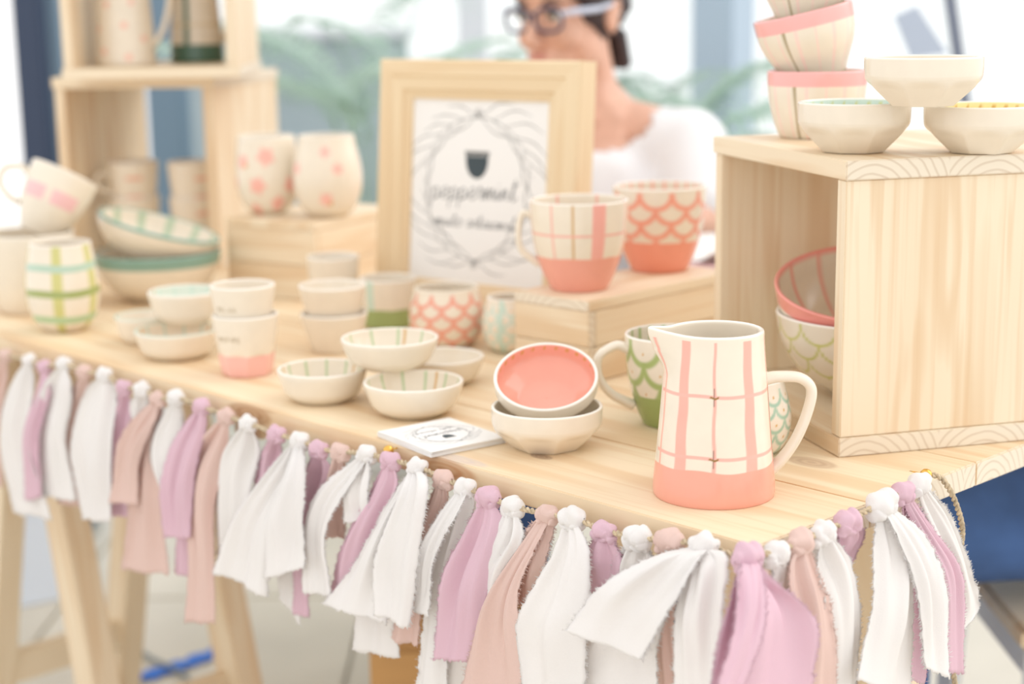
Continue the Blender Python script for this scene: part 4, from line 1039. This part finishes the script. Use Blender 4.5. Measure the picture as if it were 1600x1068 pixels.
shirt_m = mat('white_knit', (238, 238, 240), .9, bump=.2, bscale=400)
jean_m = mat('denim', (70, 102, 156), .9, bump=.4, bscale=700, var=.12, vscale=14)
eye_m = mat('eye_white', (240, 236, 230), .2); iris_m = mat('iris', (96, 84, 62), .2)
lash_m = mat('eyelash', (92, 70, 62), .6); spec_m = mat('spectacle_frame', (58, 66, 98), .3); arm_m = mat('spectacle_arm', (206, 214, 232), .3); shoe_m = mat('shoe', (120, 112, 108), .6)
def head_prims(h):
    """h maps head coordinates (x right, y forward, z up, origin between the ears at eye height) to the world"""
    R = h[:3, :3]; c = lambda *p: R @ np.array(p)+h[:3, 3]
    E = lambda p, r: ('e', c(*p), r, R)
    P = [E((0, -.012, .040), (.074, .094, .086)), E((0, .030, -.012), (.064, .062, .080)), E((0, .044, -.070), (.047, .046, .044)), E((0, .056, -.100), (.026, .026, .018)),
         E((-.036, .058, -.036), (.026, .026, .026)), E((.036, .058, -.036), (.026, .026, .026)), E((0, .070, .030), (.054, .024, .026)), E((0, .082, -.072), (.026, .016, .016)),
         ('c', c(0, .088, .004), c(0, .112, -.038), .0085, .0115), E((-.010, .100, -.042), (.009, .010, .008)), E((.010, .100, -.042), (.009, .010, .008))]
    for s_ in (-1, 1):
        P += [E((s_*.076, -.012, -.012), (.010, .018, .032)), E((s_*.080, -.020, .004), (.008, .016, .020)), E((s_*.054, .018, -.064), (.016, .032, .034))]
    return P, c, R
def face(body, h, glasses=True, seed=1, hair_len=-.085):
    R = h[:3, :3]; c = lambda *p: R @ np.array(p)+h[:3, 3]
    inv_ = np.linalg.inv(h)
    blob('lips', [('e', c(0, .095, -.065), (.021, .007, .0048), R), ('e', c(0, .095, -.074), (.019, .0075, .0055), R)], .0025, lips_m, body, 3)
    for s_ in (-1, 1):
        e = blob('eye', [('e', c(s_*.031, .078, .0), (.0135, .0135, .0120), R)], .003, eye_m, body, 1)
        blob('iris', [('e', c(s_*.033, .0895, -.001), (.0068, .0036, .0066), R)], .0018, iris_m, e, 1)
        blob('eyelid', [('c', c(s_*.020, .088, .006), c(s_*.032, .0925, .0105), .0032, .0036), ('c', c(s_*.032, .0925, .0105), c(s_*.046, .084, .005), .0036, .003)], .002, lash_m, body, 2)
        blob('eyebrow', [('c', c(s_*.018, .093, .020), c(s_*.034, .091, .026), .0035, .0035), ('c', c(s_*.034, .091, .026), c(s_*.050, .080, .020), .0035, .002)], .0025, hair_m, body, 2)
    r = np.random.default_rng(seed); P = []
    for _ in range(900):
        d = r.normal(0, 1, 3); d /= np.linalg.norm(d); p = np.array([0, -.014, .040])+d*np.array([.079, .100, .091])
        line = .062 if p[1] > .045 else (.030 if p[1] > .030 else (-.012 if p[1] > .012 else hair_len))          # fringe, temples, nape
        if p[2] < line or (abs(p[0]) > .062 and -.035 < p[1] < .012 and p[2] < .022): continue
        P.append(('e', c(*(p+r.normal(0, .002, 3))), np.array([.013, .018, .013])*r.uniform(.8, 1.25), R))
    for u_ in np.linspace(-.045, .045, 7):
        for z_ in np.linspace(-.055, -.098, 4): P.append(('e', c(u_*(1.1+z_*3), -.088-.5*(z_+.05)*0+.25*abs(u_)-(z_+.05)*-.35, z_), (.014, .014, .016), R))
    blob('hair', P, .005, hair_m, body, 2)
    if glasses:
        for s_ in (-1, 1):
            a = np.linspace(0, 2*PI, 40, endpoint=False)
            x = s_*.033+.026*np.sign(np.cos(a))*np.abs(np.cos(a))**.75; z = -.006+.0185*np.sign(np.sin(a))*np.abs(np.sin(a))**.75
            V, Fc = sweep([c(u, .103-.006*abs(u)/.06, v_) for u, v_ in zip(x, z)], .0030, 8, closed=True); o = mesh_obj('spectacle_rim', V, Fc, spec_m, body)
            V, Fc = sweep([c(s_*.058, .098, .004), c(s_*.076, .080, .006), c(s_*.083, .03, .004), c(s_*.083, -.012, .008), c(s_*.079, -.035, -.012)], [.003, .0036, .0032, .0028, .002], 8, flat=(1.5, .7)); mesh_obj('spectacle_arm', V, Fc, arm_m, body)
        V, Fc = sweep(bez([c(-.008, .103, .002), c(0, .106, .006), c(.008, .103, .002)], 6), .002, 8); mesh_obj('spectacle_bridge', V, Fc, spec_m, body)
def head_matrix(O, yaw, pitch):
    """yaw: angle of the facing direction left of the camera axis; returns 4x4 numpy"""
    f = np.array([-math.sin(yaw)*math.cos(pitch), -math.cos(yaw)*math.cos(pitch), -math.sin(pitch)]); r = np.cross(f, [0, 0, 1]); r /= np.linalg.norm(r); u = np.cross(r, f)
    h = np.eye(4); h[:3, 0] = r; h[:3, 1] = f; h[:3, 2] = u; h[:3, 3] = O; return h
# ---- the woman behind the table
yaw = math.radians(40); em = at_depth(838, 16, 2.70)
hm_ = head_matrix(em-np.array([-math.sin(yaw), -math.cos(yaw), 0])*.088, yaw, math.radians(6)); O = hm_[:3, 3]
HP, hc_, HR = head_prims(hm_)
Nb = np.array([O[0]+.040, O[1]+.045, O[2]-.182]); tr = np.array([.97, -.22, 0]); tf = np.array([-.22, -.97, 0])       # neck base, torso right-to-left axis, torso front
ShL = Nb+tr*.165+np.array([0, 0, -.045]); ShR = Nb-tr*.165+np.array([0, 0, -.045])
ElL = at_depth(1092, 372, 2.68)+np.array([0, 0, .03]); ElR = np.array([ShR[0]-.07, 2.70, .83]); WrL = np.array([.10, 2.435, .835]); WrR = np.array([-.03, 2.49, .835])
Pel = np.array([Nb[0]+.02, Nb[1]+.09, .50])
KnL, KnR = Pel+np.array([.14, -.40, .02]), Pel+np.array([-.16, -.38, .02]); FtL, FtR = np.array([KnL[0], KnL[1]+.02, .09]), np.array([KnR[0], KnR[1]+.02, .09])
bodyP = HP+[('c', hc_(0, -.026, -.055), Nb+np.array([0, 0, .01]), .047, .050), ('c', Nb+tf*.01, Nb+np.array([0, 0, -.10]), .075, .095), ('c', Nb, ShL, .050, .052), ('c', Nb, ShR, .050, .052), ('e', Nb+tf*.055-np.array([0, 0, .075]), (.10, .045, .06)),
        ('c', Nb+np.array([0, 0, -.12]), Pel, .115, .125), ('c', ShL, ElL, .045, .038), ('c', ElL, WrL, .037, .026), ('c', ShR, ElR, .045, .038), ('c', ElR, WrR, .037, .026),
        ('c', Pel+tr*.07, KnL, .075, .055), ('c', Pel-tr*.07, KnR, .075, .055), ('c', KnL, FtL, .052, .036), ('c', KnR, FtR, .052, .036)]
bodyP += hand(WrL, (-.75, -.6, -.02), (0, 0, 1), -1)+hand(WrR, (.7, -.7, -.02), (0, 0, 1), 1)
woman = blob('person', bodyP, .0048, skin, None, 5)
tag(woman, 'seated person with short dark hair, glasses and white top behind the frame', 'person')
face(woman, hm_)
scoop = Nb+tf*.070+np.array([0, 0, .010])
blob('shirt', [('c', Nb+np.array([0, 0, -.03]), ShL+np.array([.005, 0, -.004]), .062, .066), ('c', Nb+np.array([0, 0, -.03]), ShR+np.array([-.005, 0, -.004]), .062, .066), ('e', Nb+np.array([0, 0, -.16])+tf*.02, (.175, .118, .13)), ('c', Nb+np.array([0, 0, -.13]), Pel+np.array([0, 0, .03]), .135, .150),
               ('c', ShL, ShL*.25+ElL*.75, .066, .058), ('c', ShR, ShR*.25+ElR*.75, .066, .058), ('c', ShL, ShR, .064, .064)], .009, shirt_m, woman, 6,
     keep=lambda p: ((np.array([(p-scoop)@tr/.108, (p-scoop)@tf/.115, (p-scoop)[2]/.060])**2).sum() > 1), solid=.003)
blob('jeans', [('e', Pel, (.175, .15, .12)), ('c', Pel+tr*.07, KnL, .090, .068), ('c', Pel-tr*.07, KnR, .090, .068), ('c', KnL, FtL, .066, .050), ('c', KnR, FtR, .066, .050)], .012, jean_m, woman, 5)
for ft_ in (FtL, FtR): blob('shoe', [('c', ft_+np.array([0, .03, -.048]), ft_+np.array([-.02, -.13, -.052]), .038, .032)], .008, shoe_m, woman, 3)
# ---- the neighbour in jeans beside the short table end
Pe = np.array([.86, 2.02, .545]); Nk = Pe+np.array([-.03, .01, .50])
hn = head_matrix(Nk+np.array([-.03, -.01, .178]), math.radians(70), math.radians(4)); HP, hc_, HR = head_prims(hn)
S1, S2 = Nk+np.array([-.02, -.165, -.05]), Nk+np.array([-.02, .165, -.05]); E1, E2 = S1+np.array([.03, -.05, -.25]), S2+np.array([.02, .05, -.26]); W1, W2 = np.array([.645, 1.93, .672]), np.array([.63, 2.07, .70])
K1, K2 = np.array([.44, 1.915, .520]), np.array([.44, 2.10, .575]); F1, F2 = np.array([.475, 1.95, .09]), np.array([.42, 2.16, .09])
PP = HP+[('c', hc_(0, -.022, -.055), Nk, .052, .058), ('c', Nk, S1, .05, .052), ('c', Nk, S2, .05, .052), ('c', Nk+np.array([0, 0, -.1]), Pe, .12, .10), ('c', S1, E1, .046, .038), ('c', E1, W1, .037, .026), ('c', S2, E2, .046, .038), ('c', E2, W2, .037, .026),
         ('c', Pe+np.array([0, -.07, 0]), K1, .075, .055), ('c', Pe+np.array([0, .07, 0]), K2, .075, .055), ('c', K1, F1, .052, .036), ('c', K2, F2, .052, .036)]
PP += hand(W1, (-.9, .1, -.18), (0, 0, 1), 1)+hand(W2, (-.9, -.1, -.18), (0, 0, 1), -1)
neigh = blob('person', PP, .0055, skin, None, 5); tag(neigh, 'seated person in blue jeans on a stool beside the short table end', 'person')
face(neigh, hn, glasses=False, seed=4)
blob('sweater', [('c', Nk+np.array([0, 0, -.04]), S1, .062, .066), ('c', Nk+np.array([0, 0, -.04]), S2, .062, .066), ('c', Nk+np.array([0, 0, -.13]), Pe+np.array([0, 0, .05]), .145, .155), ('c', S1, E1, .066, .056), ('c', E1, E1*.15+W1*.85, .054, .042), ('c', S2, E2, .066, .056), ('c', E2, E2*.15+W2*.85, .054, .042)], .010, mat('grey_knit', (206, 204, 206), .95, bump=.3, bscale=300), neigh, 5)
blob('jeans', [('e', Pe, (.15, .175, .11)), ('c', Pe+np.array([0, -.07, 0]), K1, .100, .080), ('c', Pe+np.array([0, .07, .01]), K2, .098, .080), ('c', K1, F1, .078, .052), ('c', K2, F2, .078, .052)], .011, jean_m, neigh, 5)
for ft_ in (F1, F2): blob('shoe', [('c', ft_+np.array([.03, 0, -.048]), ft_+np.array([-.13, 0, -.052]), .038, .032)], .008, shoe_m, neigh, 3)
# ---- stools
metal_m = mat('white_metal', (214, 218, 224), .35)
def stool(label, x, y, h, w):
    e = empty('stool', Matrix.Translation((x, y, 0)), label, 'stool')
    board('seat', e, (0, 0, h-.014), (w, w, .028), 'x', pine_plain, .006)
    for sx in (-1, 1):
        for sy in (-1, 1): rod('leg', e, (sx*(w/2-.03), sy*(w/2-.03), h-.0285), (sx*(w/2-.012), sy*(w/2-.012), 0), .026, .026, metal_m)
    for sx in (-1, 1):
        rod('rail', e, (sx*(w/2-.028), -(w/2-.045), h-.055), (sx*(w/2-.028), w/2-.045, h-.055), .018, .045, metal_m)
        rod('rail', e, (-(w/2-.045), sx*(w/2-.028), h-.055), (w/2-.045, sx*(w/2-.028), h-.055), .018, .045, metal_m)
    return e
stool('wooden stool with white metal frame under the person in jeans', .80, 2.02, .418, .40)
stool('wooden stool with white metal legs under the person with glasses', Pel[0], Pel[1]+.03, .365, .34)

# ================================================================== PLANTS
leaf_m = mat('palm_leaf', (198, 220, 208), .5, var=.10, vscale=6, transl=.35)
stem_m = mat('palm_stem', (160, 170, 140), .7); pot_m = mat('planter', (208, 208, 206), .6); soil_m = mat('soil', (92, 76, 64), .9)
def palm(label, x, y, h, n, seed, size):
    e = empty('potted_palm', Matrix.Translation((x, y, 0)), label, 'plant', 'potted palms by the windows'); r = np.random.default_rng(seed)
    V, Fq, C_ = lathe([(.12, 0), (.13, .004), (.155, .2), (.17, .33), (.17, .35)], .012, None, 48, 24); mesh_obj('planter', V, Fq, pot_m, e)
    a = np.linspace(0, 2*PI, 32, endpoint=False); mesh_obj('soil', np.c_[.157*np.cos(a), .157*np.sin(a), np.full(32, .31)], [tuple(range(32))], soil_m, e, smooth=False)
    for k in range(n):
        az = 2*PI*k/n+r.uniform(-.25, .25); el = r.uniform(.7, 1.35); L_ = size*r.uniform(.75, 1.1); d0 = np.array([math.cos(az), math.sin(az)])
        t_ = np.linspace(0, 1, 26); hz = L_*(t_*math.cos(el)+  .18*t_**2.2); vz = h*.35+h*.45*sstep(0, .3, t_)+L_*(t_*math.sin(el)-.30*t_**2.4)
        P = np.c_[d0[0]*(hz+.03*t_), d0[1]*(hz+.03*t_), vz]
        V, Fc = sweep(P, np.linspace(.007, .0015, 26), 5); parts = [(V, Fc)]
        T_ = np.gradient(P, axis=0); T_ /= np.linalg.norm(T_, axis=1)[:, None]; side = np.array([-d0[1], d0[0], 0])
        for i in range(6, 26):
            for f in (0, .5):
                for sg in (-1, 1):
                    p = P[i]+T_[i]*f*L_/26; ln = L_*.33*math.sin(PI*min(1, .18+.80*(i-6)/19))+.03; dd = side*sg*.8+T_[i]*.6+np.array([0, 0, r.uniform(-.25, .05)]); dd /= np.linalg.norm(dd)
                    wv = np.cross(dd, np.array([0, 0, 1.0])); wv /= np.linalg.norm(wv)+1e-9; m1, m2 = p+dd*ln*.45, p+dd*ln+np.array([0, 0, -.25*ln])
                    parts.append((np.array([p, m1+wv*.008, m2, m1-wv*.008]), [(0, 1, 2, 3)]))
        V, Fc = join(parts); mesh_obj('frond', V, Fc, leaf_m, e)
    V, Fc = sweep([(0, 0, .30), (.01, 0, h*.45), (0, .01, h*.62)], [.035, .03, .02], 10); mesh_obj('stem', V, Fc, stem_m, e)
palm('tall palm in pale planter by the low blue-grey wall', bx(596, 4.05), 4.05, .98, 11, 2, .62)
palm('bushy palm in pale planter beside the blue-grey pillar', bx(1048, 4.0), 4.0, .92, 12, 5, .46)

# ================================================================== THINGS BEHIND AND BELOW
# notebook and papers at the back of the table
nm = mat('notebook_cover', (214, 178, 178), .6)
P = at(1112, 420, .0)*0+at(1118, 404, .035)
nb = empty('notebook', frame_mat((P[0], P[1]+.03, TZ+.0004), (.8, -.6, 0)), 'thick notebook with dusty pink cover behind the mug block', 'notebook')
pg = bm_obj('pages', box_bm(.146, .206, .030, 0, (0, 0, .0175)), paper, nb)
bm_obj('cover', box_bm(.15, .21, .0024, .0006, (0, 0, .0013)), nm, nb); bm_obj('cover', box_bm(.15, .21, .0024, .0006, (0, 0, .0338)), nm, nb)
def sheet(label, P, ang, w_, l_, curl, z):
    nx, ny = 10, 14; V = []
    for i in range(ny):
        for j in range(nx):
            u, v_ = j/(nx-1)-.5, i/(ny-1)-.5; V.append((u*w_, v_*l_, .0006+curl*(max(0, abs(v_)-.2)**2)*4+.001*math.sin(u*5)**2))
    o = mesh_obj('paper_sheet', V, [(i*nx+j, i*nx+j+1, (i+1)*nx+j+1, (i+1)*nx+j) for i in range(ny-1) for j in range(nx-1)], paper); so = o.modifiers.new('t', 'SOLIDIFY'); so.thickness = .0003
    o.matrix_world = Matrix.Translation((P[0], P[1], TZ+z)) @ Matrix.Rotation(ang, 4, 'Z'); return tag(o, label, 'paper')
sheet('crumpled white paper lying on the pink notebook', (P[0], P[1]+.03), .5, .12, .16, .05, .0358)
Q = at(575, 372, .0); sheet('white paper sheet on the table left of the frame', (Q[0]-.02, Q[1]+.0), .6, .15, .21, .02, .0004)
pen = empty('pencil', frame_mat((Q[0]-.03, Q[1]+.01, TZ+.0075), (.55, -.83, 0)), 'slim dark pencil on the white sheet left of the frame', 'pencil')
V, Fc = sweep([(-.08, 0, 0), (.075, 0, 0)], .0036, 6); mesh_obj('barrel', V, Fc, mat('pencil_grey', (96, 108, 124), .4), pen, smooth=False)
V, Fc = sweep([(.075, 0, 0), (.088, 0, 0)], [.0036, .0006], 6); mesh_obj('tip', V, Fc, pine_plain, pen, smooth=False)
# cardboard box and bag under the table
card_m = mat('cardboard', (206, 160, 104), .85, var=.06, vscale=10)
bp_ = at(570, 1024, -.45); cb_ = empty('cardboard_box', Matrix.Translation((bp_[0]+.15, bp_[1]+.125, .0005)) @ Matrix.Rotation(.05, 4, 'Z'), 'brown cardboard box on the floor under the table', 'box')
for c_, s3 in (((0, -.11, .15), (.30, .004, .30)), ((0, .11, .15), (.30, .004, .30)), ((-.148, 0, .15), (.004, .216, .30)), ((.148, 0, .15), (.004, .216, .30))): bm_obj('panel', box_bm(*s3, .0008, c_), card_m, cb_)
bm_obj('base', box_bm(.292, .216, .004, 0, (0, 0, .0025)), card_m, cb_)
for y_, sg in ((-.11, 1), (.11, -1)): o = bm_obj('flap', box_bm(.296, .100, .003, .0005, (0, .050*sg, 0)), card_m, cb_); o.matrix_local = Matrix.Translation((0, y_, .3025)) @ Matrix.Rotation(.10*sg, 4, 'X')
# white foam board leaning behind the left trestle
fb = bm_obj('foam_board', box_bm(.42, .006, .60, .0008, (0, 0, .30)), mat('foam_white', (224, 234, 248), .7)); g0 = at(60, 1000, -.735)
fb.matrix_world = Matrix.Translation((g0[0]-.14, g0[1]+.18, .001)) @ Matrix.Rotation(math.radians(34), 4, 'Z') @ Matrix.Rotation(math.radians(-14), 4, 'X'); tag(fb, 'pale white foam board leaning under the table behind the trestle', 'board')
# blue tape and a cable on the floor
tape_m = mat('blue_tape', (52, 116, 214), .6)
for (x0, y0, x1, y1, lab) in ((212, 1062, 283, 1042, 'short strip of blue tape on the tiles, wrinkled'), (277, 1044, 345, 1018, 'longer strip of blue tape crossing the cable on the tiles')):
    a, b = at(x0, y0, -TZ+.001), at(x1, y1, -TZ+.001); d = b-a; L_ = np.linalg.norm(d); d /= L_; n_ = np.array([-d[1], d[0], 0]); V = []
    for i in range(15):
        for sg in (-1, 1): V.append(a+d*L_*i/14+n_*sg*(.020+.003*rng.normal())+np.array([0, 0, .0035+.0015*math.sin(i*1.1)]))
    o = mesh_obj('tape_strip', V, [(2*i, 2*i+1, 2*i+3, 2*i+2) for i in range(14)], tape_m, smooth=False); so = o.modifiers.new('t', 'SOLIDIFY'); so.thickness = .0006; tag(o, lab, 'tape', 'blue tape on the floor')
cp = [at(px, py, -TZ+.0065) for px, py in ((150, 975), (195, 1002), (240, 1030), (275, 1046), (310, 1075), (340, 1110))]
V, Fc = sweep(bez(cp, 12), .004, 8); tag(mesh_obj('cable', V, Fc, mat('grey_cable', (126, 134, 138), .5)), 'thin grey cable running under the blue tape on the floor', 'cable')
# stand with a tilted grey board by the right window
ez = empty('board_stand', Matrix.Translation((.86, 3.3, 0)), 'slanted dark stand with a tilted grey board behind the crate', 'stand')
gb = mat('grey_board', (186, 198, 216), .6); dm = mat('dark_metal', (120, 128, 146), .4)
t0, t1 = at_depth(1486, 92, 3.3), at_depth(1467, -30, 3.3); dirv = (t0-t1)/np.linalg.norm(t0-t1); o3 = np.array([.86, 3.3, 0])
footp = t0+dirv*((t0[2]-.0)/-dirv[2]) if dirv[2] < 0 else t0
rod('pole', ez, footp-o3+np.array([0, 0, .016]), t1-o3+np.array([-.03, 0, .25]), .018, .022, dm)
bm_obj('base', box_bm(.30, .24, .016, .004, (footp[0]-o3[0], 0, .008)), dm, ez)
c4 = [at_depth(px, py, 3.27) for px, py in ((1397, 25), (1433, 9), (1482, 84), (1424, 92))]
V = [p-o3 for p in c4]+[p-o3+np.array([0, .008, 0]) for p in c4]
mesh_obj('board', V, [(0, 1, 2, 3), (7, 6, 5, 4), (0, 4, 5, 1), (1, 5, 6, 2), (2, 6, 7, 3), (3, 7, 4, 0)], gb, ez, smooth=False)
